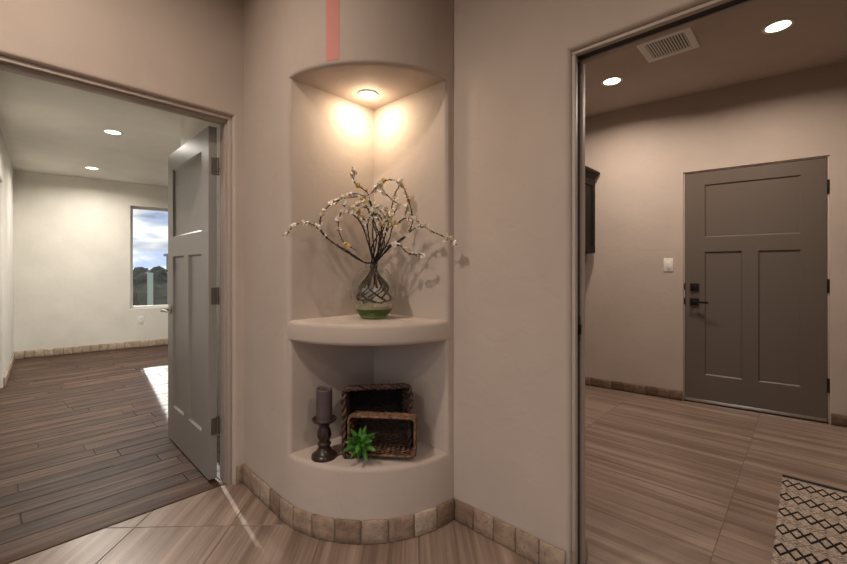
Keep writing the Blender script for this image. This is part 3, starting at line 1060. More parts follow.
_np.energy = 1.45
_np.color = (1.0, 0.78, 0.54)
_np.shadow_soft_size = 0.03
_npo = bpy.data.objects.new('niche_fill_lamp', _np)
link(_npo, COL.objects['downlight'])
_npo.location = (0, 0, -0.045)
downlight('downlight', 3.521, 1.176, MUD_H, 0.085, P_MUD, WARM, 'round downlight in the entry room ceiling beside the dark cabinet')
downlight('downlight', 3.453, 0.14, MUD_H, 0.085, P_MUD, WARM, 'round downlight in the entry room ceiling above the rug')
downlight('downlight', 0.841, 4.856, BED_H, 0.085, P_BED * 1.3, (1, 0.925, 0.83), 'round downlight in the pale ceiling closer to the grey door')
downlight('downlight', 0.95, 6.752, BED_H, 0.085, P_BED * 0.6, (1, 0.925, 0.83), 'round downlight in the pale ceiling closer to the window')
for i, (x, y) in enumerate(((-0.1, 1.40), (-1.6, 0.6), (0.3, -1.2))):  # unseen hall lamps, added to supply warm light
    downlight('downlight', x, y, HALL_H, 0.085, P_HALL, WARM, 'added round downlight in the hall ceiling, out of view', 'added hall downlights')

# ------------------------------------------------------------------ windows
def window(name, P, d, n, s0, s1, z0, z1, depth, label, mull=0):
    d = Vector((d[0], d[1], 0)).normalized()
    n = Vector((n[0], n[1], 0)).normalized()
    rot = Matrix(((d.x, n.x, 0, P[0] + d.x * s0), (d.y, n.y, 0, P[1] + d.y * s0), (0, 0, 1, 0), (0, 0, 0, 1)))
    w = s1 - s0
    bm = bmesh.new()
    F_ = 0.03
    y0, y1 = depth, depth + 0.04
    for lo, hi in (((0, y0, z0), (F_, y1, z1)), ((w - F_, y0, z0), (w, y1, z1)), ((F_, y0, z0), (w - F_, y1, z0 + F_)), ((F_, y0, z1 - F_), (w - F_, y1, z1))):
        add_box(bm, lo, hi, 0.003)
    for k in range(mull):
        xm = w * (k + 1) / (mull + 1)
        add_box(bm, (xm - 0.02, y0, z0 + F_), (xm + 0.02, y1, z1 - F_), 0.003)
    for v in bm.verts:
        v.co = rot @ v.co
    fr = struct(bm_obj(name, bm, M['white_trim']), label)
    bm = bmesh.new()
    add_box(bm, (F_ - 0.002, y0 + 0.016, z0 + F_ - 0.002), (w - F_ + 0.002, y0 + 0.022, z1 - F_ + 0.002))
    for v in bm.verts:
        v.co = rot @ v.co
    bm_obj('pane', bm, M['pane'], fr)
    return fr
window('window_1', FP, FD, FN, WS0 + 0.001, WS1 - 0.001, WZ0 + 0.001, WZ1 - 0.001, 0.09, 'white framed window in the cream far wall')
window('window_added_2', (3.8, 3.9), (0, 1), (1, 0), 0.301, 2.999, 0.051, 2.199, 0.08, 'added wide window in the cream side wall, out of view', 1)  # unseen window, added as daylight fill for the far room
window('window_added_3', (BX0, BY0), (0, 1), (-1, 0), 0.801, 4.499, 0.051, 2.399, 0.05, 'added wide hall glazing facing the column, out of view', 2)  # unseen glazing, added to light the hall from the west
window('window_added_4', (BX0 - 0.1, BY0), (1, 0), (0, -1), 0.401, 2.299, 0.051, 2.299, 0.05, 'added wide hall glazing behind the viewpoint', 1)  # unseen glazing, added to light the hall from behind

# ------------------------------------------------------------------ ceiling vent, switch, outlet
vt = thing('ceiling_vent', 'white louvred exhaust vent in the entry room ceiling', 'vent', (3.216, 0.705, MUD_H))
bm = bmesh.new()
for lo, hi in (((-0.16, -0.16, -0.012), (0.16, -0.118, 0)), ((-0.16, 0.118, -0.012), (0.16, 0.16, 0)),
               ((-0.16, -0.118, -0.012), (-0.118, 0.118, 0)), ((0.118, -0.118, -0.012), (0.16, 0.118, 0))):
    add_box(bm, lo, hi)
bm_obj('frame', bm, M['white_trim'], vt)
box('backing', (-0.118, -0.118, -0.003), (0.118, 0.118, -0.0005), M['black'], vt)
for k in range(14):
    y = -0.11 + k * 0.0169
    box('slat', (-0.118, y - 0.0042, -0.0105), (0.118, y + 0.0042, -0.0035), M['white_trim'], vt)

def on_wall(P, d, rot, s, z, name, label, cat):
    p = P + d * s
    return thing(name, label, cat, (p.x, p.y, z), rot)
sw = on_wall(EP, ED, E_ROT, -0.128, 1.215, 'light_switch', 'white rocker light switch on the wall beside the entry door', 'switch')
box('cover_plate', (-0.037, -0.006, -0.060), (0.037, 0.0, 0.060), M['white_plastic'], sw, 0.003)
box('rocker', (-0.016, -0.010, -0.033), (0.016, -0.006, 0.033), M['white_plastic'], sw, 0.002)
for z in (-0.048, 0.048):
    bm = bmesh.new()
    add_tube(bm, [(0, -0.0055, z), (0, -0.0075, z)], 0.003, 10)
    bm_obj('screw', bm, M['nickel'], sw)
ou = on_wall(FP, FD, math.atan2(FD.y, FD.x), 1.381, 0.414, 'wall_outlet', 'white power outlet below the far window', 'outlet')
box('cover_plate', (-0.037, -0.006, -0.060), (0.037, 0.0, 0.060), M['white_plastic'], ou, 0.003)
for z in (-0.022, 0.022):
    box('socket', (-0.016, -0.009, z - 0.014), (0.016, -0.006, z + 0.014), M['white_plastic'], ou, 0.003)

# ------------------------------------------------------------------ wall cabinet
cb = thing('wall_cabinet', 'dark espresso wall cabinet with crown moulding', 'cabinet', (2.9, 1.54, 1.335))
CW, CD, CH = 1.235, 0.328, 0.72
box('body', (0, 0.02, 0), (CW, CD, CH), M['espresso'], cb, 0.002)
for k in range(2):
    x0 = 0.003 + k * (CW / 2)
    x1 = x0 + CW / 2 - 0.006
    dr = bm = None
    bm = bmesh.new()
    for lo, hi in (((x0, -0.001, 0.004), (x0 + 0.06, 0.019, CH - 0.004)), ((x1 - 0.06, -0.001, 0.004), (x1, 0.019, CH - 0.004)),
                   ((x0 + 0.06, -0.001, 0.004), (x1 - 0.06, 0.019, 0.064)), ((x0 + 0.06, -0.001, CH - 0.064), (x1 - 0.06, 0.019, CH - 0.004))):
        add_box(bm, lo, hi, 0.001, 1)
    dr = bm_obj('cabinet_door', bm, M['espresso'], cb)
    box('panel', (x0 + 0.059, 0.008, 0.063), (x1 - 0.059, 0.019, CH - 0.063), M['espresso'], dr)
    bm = bmesh.new()
    hx = x1 - 0.03 if k == 0 else x0 + 0.03
    add_tube(bm, spline([(hx, -0.001, 0.06), (hx, -0.028, 0.07), (hx, -0.028, 0.15), (hx, -0.001, 0.16)], 5), 0.005, 8)
    bm_obj('handle', bm, M['nickel'], dr)
bm = bmesh.new()
prof = [(0.0, 0.0), (-0.012, 0.0), (-0.016, 0.02), (-0.030, 0.045), (-0.050, 0.062), (-0.050, 0.085), (0.0, 0.085)]
xl, xr = 0.0, CW
ring0 = [bm.verts.new((xl + min(0, p), 0.02 + p, CH + z)) for p, z in prof]
ring1 = [bm.verts.new((xr - p * 0.9, 0.02 + p, CH + z)) for p, z in prof]
ring2 = [bm.verts.new((xr - p * 0.9, CD, CH + z)) for p, z in prof]
ring3 = [bm.verts.new((xl + min(0, p), CD, CH + z)) for p, z in prof]
rings = [ring3, ring0, ring1, ring2]
for a, b in zip(rings[:-1], rings[1:]):
    for k in range(len(prof) - 1):
        bm.faces.new((a[k], a[k + 1], b[k + 1], b[k]))
bm.faces.new([ring0[-1], ring1[-1], ring2[-1], ring3[-1]])
bm.faces.new([ring0[0], ring1[0], ring2[0], ring3[0]])
bm.faces.new(ring2)
bm.faces.new(ring3)
bm_obj('crown_moulding', bm, M['espresso'], cb)

# ------------------------------------------------------------------ rug
rg = thing('rug', 'cream flat-weave rug with rows of black diamonds on the tile', 'rug', (3.062, 0.105, 0.0), math.radians(-90))
# local x runs along world -y (the rows); local y runs along world +x, rug lies at local y < 0
bm = bmesh.new()
bmesh.ops.create_grid(bm, x_segments=60, y_segments=70, size=1.0)
for v in bm.verts:
    x, y = (v.co.x + 1) / 2 * 0.9, (v.co.y - 1) / 2 * 1.2
    ex = min(x, 0.9 - x)
    z = 0.009 + noise.noise((x * 9, y * 9, 0)) * 0.0015
    if ex < 1e-4:
        x += noise.noise((y * 40, 3, 0)) * 0.006
    v.co = (x, y, z)
g = bmesh.ops.extrude_face_region(bm, geom=bm.faces[:])
for v in [q for q in g['geom'] if isinstance(q, bmesh.types.BMVert)]:
    v.co.z = 0.001
bm_obj('weave', bm, M['rug'], rg, smooth=True)
for yy in (0.0, -1.2):
    bm = bmesh.new()
    add_tube(bm, [(x * 0.9 / 40 , yy, 0.0095 + 0.0006 * math.sin(x)) for x in range(41)], 0.009, 8)
    bm_obj('hem', bm, M['black'], rg, smooth=True)

# ------------------------------------------------------------------ vase with branches
CF = Vector((math.cos(YAW), math.sin(YAW), 0))      # hall diagonal (towards the corner)
CRT = Vector((math.sin(YAW), -math.cos(YAW), 0))    # across the niche
VS = Vector((1.285, 1.530, SH1))
vase = thing('glass_vase', 'round clear glass vase with a green tinted bottom on the niche shelf', 'vase', VS)
VR = 0.112
outer = [(0.092, 0.0485), (0.107, 0.090), (0.112, 0.128), (0.107, 0.168), (0.090, 0.205),
         (0.064, 0.236), (0.045, 0.250), (0.041, 0.258), (0.043, 0.264)]
inner = [(0.039, 0.264), (0.037, 0.257), (0.041, 0.249), (0.060, 0.234), (0.086, 0.203), (0.102, 0.167), (0.1075, 0.128), (0.1025, 0.091),
         (0.087, 0.0485)]
def smooth_prof(p, n=4):
    return [(max(q.x, 0.0005), q.y) for q in spline([(a, b, 0) for a, b in p], n)]
bm = bmesh.new()
pf = smooth_prof(outer) + smooth_prof(inner)
add_lathe(bm, pf + [pf[0]], 48, cap=False)
bmesh.ops.remove_doubles(bm, verts=bm.verts[:], dist=1e-6)
bm_obj('bowl', bm, M['vase_glass'], vase, angle=60)
bm = bmesh.new()
add_lathe(bm, [(0.0005, 0.001), (0.045, 0.0), (0.054, 0.002), (0.066, 0.012), (0.082, 0.032), (0.0915, 0.0478), (0.086, 0.0480), (0.070, 0.036), (0.05, 0.030), (0.0005, 0.028)], 48)
bm_obj('green_bottom', bm, M['vase_green'], vase, angle=50)

def bp(x, y, dep):
    """point of a branch drawn on the upright plane through the vase (units of 1.54 mm) and pushed dep metres to the corner"""
    D = 1.984 + dep
    t = (0.319 * x - 153.5) / 411.0
    D = min(D, 1.712 / (0.6833 - 0.7302 * t), 1.43 / (0.7302 + 0.6833 * t))     # keep clear of the niche walls
    k = D / 411.0
    p = CF * D + CRT * ((0.319 * x - 153.5) * k) + Vector((0, 0, CAM_H + (121.0 - 0.319 * y) * k))
    return p - VS

BR = [
    [(333, 372, 0), (295, 352, -.02), (255, 330, -.05), (190, 285, -.09), (155, 252, -.11), (130, 232, -.13), (95, 230, -.15), (70, 242, -.16), (52, 268, -.17)],
    [(326, 370, 0), (292, 350, .0), (245, 318, .02), (190, 285, .03), (160, 250, .04), (160, 210, .03), (190, 170, .02), (240, 150, .0), (295, 150, -.02), (322, 178, -.03), (330, 215, -.03)],
    [(324, 368, .01), (316, 320, .02), (310, 280, .03), (300, 225, .03), (262, 195, .02), (232, 175, .0), (238, 145, -.03), (275, 138, -.05), (310, 160, -.06), (320, 200, -.05)],
    [(330, 370, 0), (326, 320, -.02), (322, 260, -.03), (322, 200, -.04), (308, 140, -.05), (285, 118, -.05), (265, 103, -.05), (261, 80, -.05), (258, 55, -.05)],
    [(338, 370, .01), (345, 320, .03), (362, 260, .05), (378, 200, .06), (388, 150, .05), (402, 118, .03), (416, 92, .0)],
    [(345, 370, 0), (342, 335, .0), (362, 305, .01), (405, 288, .02), (438, 252, .03), (447, 215, .03), (437, 165, .02), (420, 122, .0), (398, 98, -.02), (362, 96, -.04), (335, 115, -.05), (315, 138, -.05)],
    [(343, 370, 0), (352, 330, -.03), (385, 298, -.05), (425, 268, -.08), (455, 245, -.1), (480, 242, -.12), (515, 258, -.14), (550, 275, -.15), (585, 297, -.16)],
    [(346, 370, 0), (348, 335, -.04), (372, 305, -.07), (405, 298, -.09), (425, 318, -.1), (448, 328, -.11), (478, 326, -.12)],
    [(330, 370, .01), (345, 300, .0), (350, 250, -.02), (332, 205, -.04), (300, 180, -.05), (278, 190, -.05), (278, 218, -.04), (296, 248, -.03)],
    [(334, 372, 0), (318, 330, -.04), (288, 235, -.06), (256, 200, -.07), (230, 192, -.08), (216, 215, -.09), (216, 255, -.09), (236, 295, -.09), (268, 312, -.08)],
    [(335, 365, 0), (340, 300, .03), (352, 240, .04), (384, 205, .04), (402, 172, .03), (388, 160, .02), (352, 128, .0), (345, 112, .0)],
    [(333, 365, 0), (352, 290, -.02), (372, 245, -.05), (405, 225, -.07), (432, 214, -.08), (468, 226, -.09)],
    [(336, 368, .0), (346, 290, -.05), (332, 240, -.07), (322, 205, -.07), (338, 178, -.07), (365, 190, -.06), (372, 225, -.05), (366, 262, -.04)],
    [(328, 368, .0), (318, 310, -.06), (340, 262, -.09), (352, 225, -.1), (335, 200, -.1), (312, 212, -.1), (305, 245, -.09)],
    [(336, 366, .01), (334, 280, .06), (318, 215, .08), (292, 160, .08), (262, 142, .07), (225, 150, .06), (205, 172, .05)],
    [(340, 366, .0), (372, 285, .05), (385, 240, .07), (418, 215, .08), (430, 180, .08), (432, 150, .07)],
    [(340, 368, .0), (358, 300, .02), (352, 262, .05), (362, 220, .06), (345, 190, .06), (318, 165, .05), (290, 165, .04), (262, 180, .03)],
]

def blossom_mesh(seed, mat_c, open_=1.0):
    rnd = random.Random(seed)
    bm = bmesh.new()
    for k in range(5):
        a = 2 * PI * k / 5 + rnd.uniform(-.2, .2)
        tilt = rnd.uniform(0.15, 0.7) * open_
        c0, s0 = math.cos(a), math.sin(a)
        r = rnd.uniform(0.0065, 0.0095)
        cen = bm.verts.new((0, 0, 0))
        pts = []
        for (l, w) in ((0.35, -.42), (0.8, -.5), (1.08, -.18), (1.08, .18), (0.8, .5), (0.35, .42)):
            x, y = l * r, w * r
            pts.append(bm.verts.new((c0 * x - s0 * y, s0 * x + c0 * y, x * tilt + 0.25 * abs(w) * r)))
        for i in range(5):
            bm.faces.new((cen, pts[i], pts[i + 1]))
    bmesh.ops.solidify(bm, geom=bm.faces[:], thickness=0.0005)
    bmesh.ops.recalc_face_normals(bm, faces=bm.faces[:])
    b0 = len(bm.faces)
    bmesh.ops.create_icosphere(bm, subdivisions=1, radius=0.0026, matrix=Matrix.Translation((0, 0, 0.002)))
    me = bpy.data.meshes.new('blossom')
    bm.faces.ensure_lookup_table()
    for i, f_ in enumerate(bm.faces):
        f_.material_index = 1 if i >= b0 else 0
    bm.to_mesh(me)
    bm.free()
    me.materials.append(mat_c)
    me.materials.append(M['petal_yellow'])
    return me
bl_meshes = [blossom_mesh(i, M['petal']) for i in range(4)] + [blossom_mesh(9, M['petal_yellow'])]

random.seed(21)
BL = {0: 'long blossoming branch drooping out of the niche towards the open grey door',
      3: 'upright blossoming twig rising highest of all the branches in the vase',
      6: 'long blossoming branch drooping out of the niche towards the pocket door',
      7: 'short low branch with an upturned tip on the pocket door side of the vase',
      4: 'blossoming branch leaning up straight towards the pocket door side',
      5: 'branch bent into the widest loop on the pocket door side of the vase',
      9: 'branch curling down into an open hook on the grey door side, above the vase shoulder',
      14: 'small tight curl of blossoms directly above the mouth of the vase',
      15: 'branch arching low over the grey door side behind the upright twig',
      1: 'branch bent into the widest loop on the grey door side of the vase'}
for bi, pts in enumerate(BR):
    P3 = [bp(*p) for p in pts]
    # the stem goes down into the vase and curls on its floor
    sgn = 1 if bi % 2 else -1
    ang = bi * 2.4
    down = [Vector((0.055 * math.cos(ang + 2.0), 0.055 * math.sin(ang + 2.0), 0.07 + 0.004 * bi % 0.03)),
            Vector((0.082 * math.cos(ang + 0.9), 0.082 * math.sin(ang + 0.9), 0.095)),
            Vector((0.070 * math.cos(ang), 0.070 * math.sin(ang), 0.15)),
            Vector((0.018 * math.cos(ang), 0.018 * math.sin(ang), 0.22))]
    if bi % 3:
        down = down[3 - bi % 3:]
    neck = P3[0]
    off = Vector((0.014 * math.cos(ang), 0.014 * math.sin(ang), 0))
    path = down + [Vector((off.x, off.y, 0.262))] + P3[1:]
    sp = spline(path, 9)
    nn = len(sp)
    # little knots so that the twig is not a smooth hose
    for i in range(len(down) * 9 + 6, nn):
        q = noise.noise_vector(Vector((i * 0.9, bi * 5.1, 0)))
        sp[i] = sp[i] + q * 0.0026
    rad = []
    for i in range(nn):
        t = i / (nn - 1)
        r = 0.0042 * (1 - 0.60 * t)
        if i % 4 == 0:
            r *= 1.35
        rad.append(r)
    root = thing('blossom_branch', BL.get(bi, 'dark curly branch with small white blossoms standing in the glass vase'), 'branch', VS, 0, 'flowering branches in the vase')
    bm = bmesh.new()
    add_tube(bm, sp, rad, 6)
    bm_obj('twig', bm, M['bark'], root, smooth=True)
    # short thorny spurs
    bm = bmesh.new()
    start = len(down) * 9 + 14
    for i in range(start, nn - 2, 3):
        t_ = (sp[i + 1] - sp[i]).normalized()
        o_ = t_.orthogonal().normalized()
        o_.rotate(Matrix.Rotation(random.uniform(0, 2 * PI), 3, t_))
        tip = sp[i] + (o_ + t_ * 0.7).normalized() * random.uniform(0.006, 0.015)
        add_tube(bm, [sp[i], (sp[i] + tip) / 2 + t_ * 0.001, tip], [0.0018, 0.0015, 0.0010], 5)
    bm_obj('spur', bm, M['bark'], root, smooth=True)['kind'] = 'stuff'
    nb = max(6, (nn - start) // 4)
    for k in range(nb):
        i = random.randint(start + (nn - start) // 5, nn - 1)
        o = bpy.data.objects.new('blossom', bl_meshes[random.choice([0, 1, 2, 3, 0, 1, 2, 3, 0, 1, 2, 3, 0, 4])])
        link(o, root)
        dv = Vector((random.uniform(-1, 1), random.uniform(-1, 1), random.uniform(-.4, 1))) - CF * 0.5
        dv.normalize()
        o.location = sp[i] + dv * 0.004
        o.rotation_euler = dv.to_track_quat('Z', 'Y').to_euler()
        s = random.uniform(1.15, 1.9)
        o.scale = (s, s, s)

# ------------------------------------------------------------------ candle on its holder
CP = Vector((1.052, 1.600, LZ))
ch_ = thing('candle_holder', 'dark turned wooden candle holder on the lower niche ledge', 'candle holder', CP)
prof = [(0.020, 0.0), (0.054, 0.0), (0.057, 0.006), (0.056, 0.014), (0.049, 0.020), (0.040, 0.026), (0.032, 0.036), (0.029, 0.044)]
bm = bmesh.new()
add_lathe(bm, smooth_prof(prof, 3), 36)
bm_obj('base', bm, M['holder'], ch_, smooth=True)
bm = bmesh.new()
add_lathe(bm, smooth_prof([(0.026, 0.042), (0.025, 0.052), (0.030, 0.058), (0.030, 0.066), (0.022, 0.072), (0.026, 0.084), (0.031, 0.100),
                           (0.028, 0.122), (0.021, 0.138), (0.025, 0.145), (0.022, 0.152)], 3), 36)
# carved flutes on the baluster
for v in bm.verts:
    if 0.078 < v.co.z < 0.132:
        a = math.atan2(v.co.y, v.co.x)
        k = 1 + 0.06 * math.cos(8 * a)
        v.co.x *= k
        v.co.y *= k
bm_obj('stem', bm, M['holder'], ch_, smooth=True)
bm = bmesh.new()
add_lathe(bm, smooth_prof([(0.018, 0.150), (0.034, 0.154), (0.050, 0.164), (0.0555, 0.172), (0.053, 0.177), (0.047, 0.174), (0.036, 0.170), (0.01, 0.169)], 3), 36)
bm_obj('cup', bm, M['holder'], ch_, smooth=True)
cd = thing('pillar_candle', 'mauve grey pillar candle standing on the dark wooden holder', 'candle', CP + Vector((0, 0, 0.1715)))
bm = bmesh.new()
add_lathe(bm, smooth_prof([(0.020, 0.0), (0.0345, 0.0), (0.0355, 0.003), (0.0355, 0.06), (0.0355, 0.128), (0.0345, 0.137), (0.031, 0.139), (0.026, 0.133), (0.008, 0.130)], 3), 36)
for v in bm.verts:
    if v.co.z > 0.12:
        v.co.z += 0.003 * math.sin(math.atan2(v.co.y, v.co.x))
bm_obj('wax', bm, M['candle'], cd, smooth=True)
bm = bmesh.new()
add_tube(bm, [(0, 0, 0.128), (0.001, 0, 0.136), (0.003, 0.001, 0.142)], 0.0012, 6)
bm_obj('wick', bm, M['black'], cd)

# ------------------------------------------------------------------ baskets
def rope_rect(bm, w, h, y, r_path, r_strand, turns, strands=2, cx=0.0, cz=0.0, seg=6, rc=0.02, jit=0.0, seed=0):
    """a braided rim around a rounded rectangle in the x-z plane at depth y"""
    pts = []
    cor = [(w / 2 - rc, h / 2 - rc, 0), (-w / 2 + rc, h / 2 - rc, PI / 2), (-w / 2 + rc, -h / 2 + rc, PI), (w / 2 - rc, -h / 2 + rc, 1.5 * PI)]
    raw = []
    for x, z, a in cor:
        for k in range(5):
            b = a + (PI / 2) * k / 4
            raw.append(Vector((x + rc * math.cos(b), 0, z + rc * math.sin(b))))
    dense = resample3(raw + [raw[0]], 0.004)
    n = len(dense)
    for s in range(strands):
        ring = []
        for i in range(n - 1):
            p = dense[i]
            t = (dense[(i + 1) % (n - 1)] - dense[i - 1]).normalized()
            u = Vector((0, 1, 0))
            v = t.cross(u)
            ph = 2 * PI * (turns * i / (n - 1) + s / strands)
            j = noise.noise((p.x * 25, p.z * 25, seed)) * jit
            ring.append(Vector((cx, y, cz)) + p + u * (r_path * math.cos(ph)) + v * (r_path * math.sin(ph) + j))
        add_tube(bm, ring, r_strand, seg, closed=True)

def resample3(path, step):
    out = []
    seg = [(b - a).length for a, b in zip(path[:-1], path[1:])]
    tot = sum(seg)
    n = max(4, int(tot / step))
    for k in range(n + 1):
        t = tot * k / n
        for a, b, s in zip(path[:-1], path[1:], seg):
            if t <= s + 1e-9:
                out.append(a + (b - a) * (t / s if s else 0))
                break
            t -= s
        else:
            out.append(path[-1])
    return out

def weave_wall(bm, A, B, C, D, nu, nv, amp, r, nrm):
    """woven sheet on the corners A-B (near edge) and D-C (far edge): nv wavy weavers and nu stakes"""
    for j in range(nv):
        t = (j + 0.5) / nv
        P0, P1 = A.lerp(D, t), B.lerp(C, t)
        pts = []
        m_ = nu * 4
        for i in range(m_ + 1):
            q_ = i / m_
            w = math.sin(PI * (q_ * nu + j)) * amp
            q = noise.noise((q_ * 7, j * 3.1, r * 1000)) * r * 0.5
            pts.append(P0.lerp(P1, q_) + nrm * (w + q))
        add_tube(bm, pts, r, 5)
    for i in range(nu):
        q_ = (i + 0.5) / nu
        add_tube(bm, [A.lerp(B, q_), D.lerp(C, q_)], r * 0.9, 5)

def basket(name, label, loc, rotz, tilt, w, h, dep, flare, mats, rows, r, rim):
    """a basket lying on its side with its open face towards local -y; local z up"""
    root = thing(name, label, 'basket', loc, rotz)
    root.rotation_euler = (tilt, 0, rotz)
    wi, hi = w - 2 * flare, h - 2 * flare
    f = lambda x, y, z: Vector((x, y, z))
    z0 = 0.0
    c = [f(-w / 2, 0, z0), f(w / 2, 0, z0), f(w / 2, 0, z0 + h), f(-w / 2, 0, z0 + h)]
    b = [f(-wi / 2, dep, z0 + flare), f(wi / 2, dep, z0 + flare), f(wi / 2, dep, z0 + h - flare), f(-wi / 2, dep, z0 + h - flare)]
    sides = []
    for k in range(4):
        k2 = (k + 1) % 4
        A = c[k]
        U = c[k2] - c[k]
        V_ = b[k] - c[k]
        nr = U.cross(V_).normalized()
        bm = bmesh.new()
        weave_wall(bm, c[k], c[k2], b[k2], b[k], max(4, int(U.length / 0.022)), max(3, int(V_.length / (2.05 * r))), r * 0.8, r, nr)
        bm_obj('woven_side', bm, mats[0], root, smooth=True)
    bm = bmesh.new()
    weave_wall(bm, b[0], b[1], b[2], b[3], max(4, int(wi / 0.022)), max(3, int(hi / (2.05 * r))), r * 0.8, r, f(0, 1, 0))
    bk = bm_obj('woven_base', bm, mats[1], root, smooth=True)
    # thin dark lining so no light leaks through the weave
    bm = bmesh.new()
    e = 0.004
    ci = [f(-w / 2 + e, 0.006, z0 + e), f(w / 2 - e, 0.006, z0 + e), f(w / 2 - e, 0.006, z0 + h - e), f(-w / 2 + e, 0.006, z0 + h - e)]
    b_i = [f(-wi / 2 + e, dep + 0.001, z0 + flare + e), f(wi / 2 - e, dep + 0.001, z0 + flare + e), f(wi / 2 - e, dep + 0.001, z0 + h - flare - e), f(-wi / 2 + e, dep + 0.001, z0 + h - flare - e)]
    cv = [bm.verts.new(p) for p in ci]
    bv = [bm.verts.new(p) for p in b_i]
    for k in range(4):
        bm.faces.new((cv[k], cv[(k + 1) % 4], bv[(k + 1) % 4], bv[k]))
    bm.faces.new(bv)
    bmesh.ops.solidify(bm, geom=bm.faces[:], thickness=0.0012)
    bm_obj('lining', bm, mats[1], root)
    bm = bmesh.new()
    rope_rect(bm, w, h, -0.002, rim[0], rim[1], rim[2], rim[3], 0, h / 2, jit=rim[4], seed=len(name))
    bm_obj('braided_rim', bm, mats[0], root, smooth=True)
    return root

def niche_pt(px_off, D, z):
    """px_off: metres across the niche diagonal, D: metres along it"""
    return CF * D + CRT * px_off + Vector((0, 0, z))
YR = YAW - PI / 2
basket('large_basket', 'large dark wicker basket turned on its side behind the smaller basket', niche_pt(-0.209, 1.868, LZ + 0.009), YR + math.radians(9), math.radians(-3),
       0.300, 0.300, 0.13, 0.018, (M['wicker'], M['wicker_black']), 0, 0.0042, (0.0062, 0.0068, 17, 2, 0.006))
basket('small_basket', 'small brown seagrass basket lying on its side with a green succulent', niche_pt(-0.187, 1.822, LZ + 0.026), YR + math.radians(-7), math.radians(-2),
       0.300, 0.165, 0.095, 0.008, (M['seagrass'], M['seagrass_dark']), 0, 0.0036, (0.0030, 0.0040, 60, 3, 0.001))

# ------------------------------------------------------------------ succulent
su = thing('succulent', 'bright green artificial succulent rosette lying in the small basket', 'plant', niche_pt(-0.275, 1.803, LZ + 0.088))
def leaf_mesh(l, w, seed):
    bm = bmesh.new()
    rows = []
    for i in range(7):
        t = i / 6
        hw = w * (0.45 + 1.3 * t) * (1 - t) ** 0.55 if t < 1 else 0.0
        hw = w * math.sin(PI * min(1, (0.18 + 0.82 * t))) ** 0.8 if t > 0 else w * 0.45
        if i == 6:
            hw = 0.0004
        zc = 0.28 * l * t * t - 0.05 * l * t
        rows.append([bm.verts.new((x * hw, l * t, zc + dz)) for x, dz in ((-1, 0.0015), (0, -0.0022), (1, 0.0015), (0, 0.0012))])
    for a, b in zip(rows[:-1], rows[1:]):
        for k in range(4):
            bm.faces.new((a[k], a[(k + 1) % 4], b[(k + 1) % 4], b[k]))
    bm.faces.new(rows[0][::-1])
    bm.faces.new(rows[-1])
    bmesh.ops.recalc_face_normals(bm, faces=bm.faces[:])
    me = bpy.data.meshes.new('leaf')
    bm.to_mesh(me)
    bm.free()
    me.materials.append(M['leaf'])
    for p in me.polygons:
        p.use_smooth = True
    return me
lm = [leaf_mesh(0.080, 0.0130, 0), leaf_mesh(0.066, 0.0135, 1), leaf_mesh(0.044, 0.010, 2)]
random.seed(8)
axis = (-CF * 0.92 + Vector((0, 0, 0.38)) + CRT * 0.1).normalized()
ex = axis.cross(Vector((0, 0, 1))).normalized()
ey = axis.cross(ex).normalized()
cnt = 0
for ring, (n_, elev, mi) in enumerate(((7, 4, 0), (6, 20, 0), (6, 38, 1), (4, 60, 2))):
    for k in range(n_):
        a = 2 * PI * (k + 0.5 * ring) / n_ + random.uniform(-.15, .15)
        el = math.radians(elev + random.uniform(-7, 7))
        dv = (ex * math.cos(a) + ey * math.sin(a)) * math.cos(el) + axis * math.sin(el)
        up = axis * math.cos(el) - (ex * math.cos(a) + ey * math.sin(a)) * math.sin(el)
        sd = dv.cross(up)
        o = bpy.data.objects.new('leaf', lm[mi])
        link(o, su)
        mt = Matrix((sd, dv, up)).transposed().to_4x4()
        s = random.uniform(0.82, 1.12)
        mt = Matrix.Translation(axis * (0.004 * ring - 0.004) + dv * 0.002) @ mt @ Matrix.Scale(s, 4)
        o.matrix_local = mt
bm = bmesh.new()
add_tube(bm, [-axis * 0.03, axis * 0.012], [0.006, 0.009], 8)
bm_obj('stem', bm, M['leaf'], su)

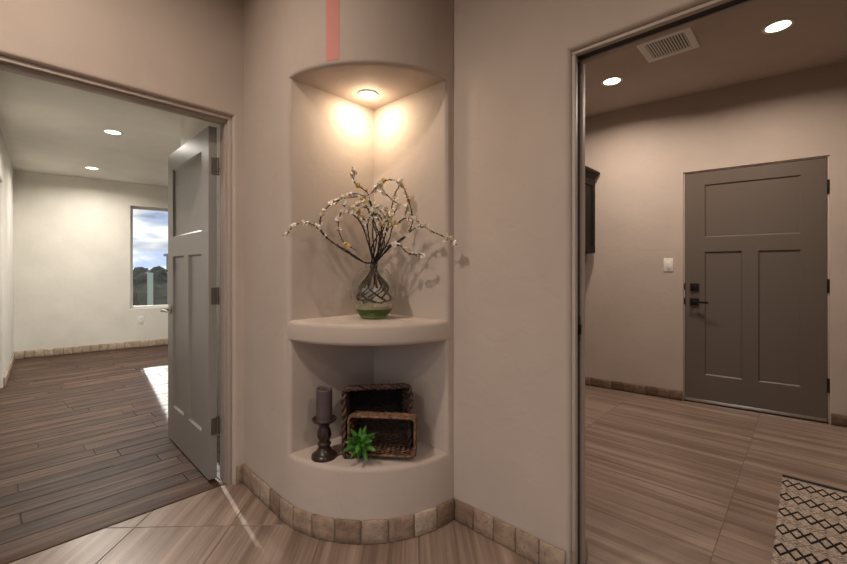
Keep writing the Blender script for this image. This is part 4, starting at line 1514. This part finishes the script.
# ------------------------------------------------------------------ outside the window
struct(box('ground', (-60, -60, -0.5), (60, 90, -0.3), M['grass']), 'dry ground outside the window')
random.seed(5)
def shrub(x, y, w, h, mat, label):
    t = thing('shrub', label, 'shrub', (x, y, -0.3), 0, label.replace('dark bushy shrub', 'shrubs'))
    bm = bmesh.new()
    for k in range(6):
        c = Vector((random.uniform(-.5, .5) * w, random.uniform(-.4, .4) * w, h * random.uniform(.35, .7)))
        bmesh.ops.create_icosphere(bm, subdivisions=3, radius=h * random.uniform(.28, .42), matrix=Matrix.Translation(c))
    for v in bm.verts:
        v.co += noise.noise_vector(v.co * 3.0) * 0.16 * h + noise.noise_vector(v.co * 9.0) * 0.07 * h
        v.co.z = max(v.co.z, 0.02)
    bm_obj('foliage', bm, mat, t)
    bm = bmesh.new()
    add_tube(bm, [(0, 0, 0), (0.03, 0, h * 0.3)], 0.05, 8)
    bm_obj('trunk', bm, M['bark'], t)
for row, (y, h, x0, n_, stp) in enumerate(((13.5, 1.42, 0.9, 7, 1.25), (20.0, 1.50, 1.6, 6, 1.7), (29.0, 1.65, 2.5, 7, 2.0))):
    for k in range(n_):
        shrub(x0 + k * stp, y + random.uniform(-.2, .2), 0.16, h * random.uniform(0.9, 1.05), M[('shrub', 'shrub2')[(k + row) % 2]],
              ('dark bushy shrub in the row closest to the far window', 'dark bushy shrub in the middle row outside the far window',
               'dark bushy shrub in the row furthest from the far window')[row])
for y, k0 in ((11.2, 0.236), (11.2, 0.273), (11.2, 0.285), (11.2, 0.33)):
    p = tag(box('garden_post', (-0.05, -0.05, 0), (0.05, 0.05, 1.42), M['pale_post'], None, 0.01), 'pale green post standing outside the far window', 'post', 'posts outside the window')
    p.location = (y * k0, y, -0.3)
hb = thing('house', 'flat roofed tan house far beyond the window', 'house', (13.0, 44.0, -0.3))
box('wall', (0, 0, 0), (7, 5, 3.0), M['stucco'], hb)
box('roof', (-0.2, -0.2, 3.0), (7.2, 5.2, 3.25), M['stucco'], hb)
for x in (1.0, 3.2, 5.2):
    box('window', (x, -0.02, 1.0), (x + 0.9, 0.0, 2.2), M['track'], hb)
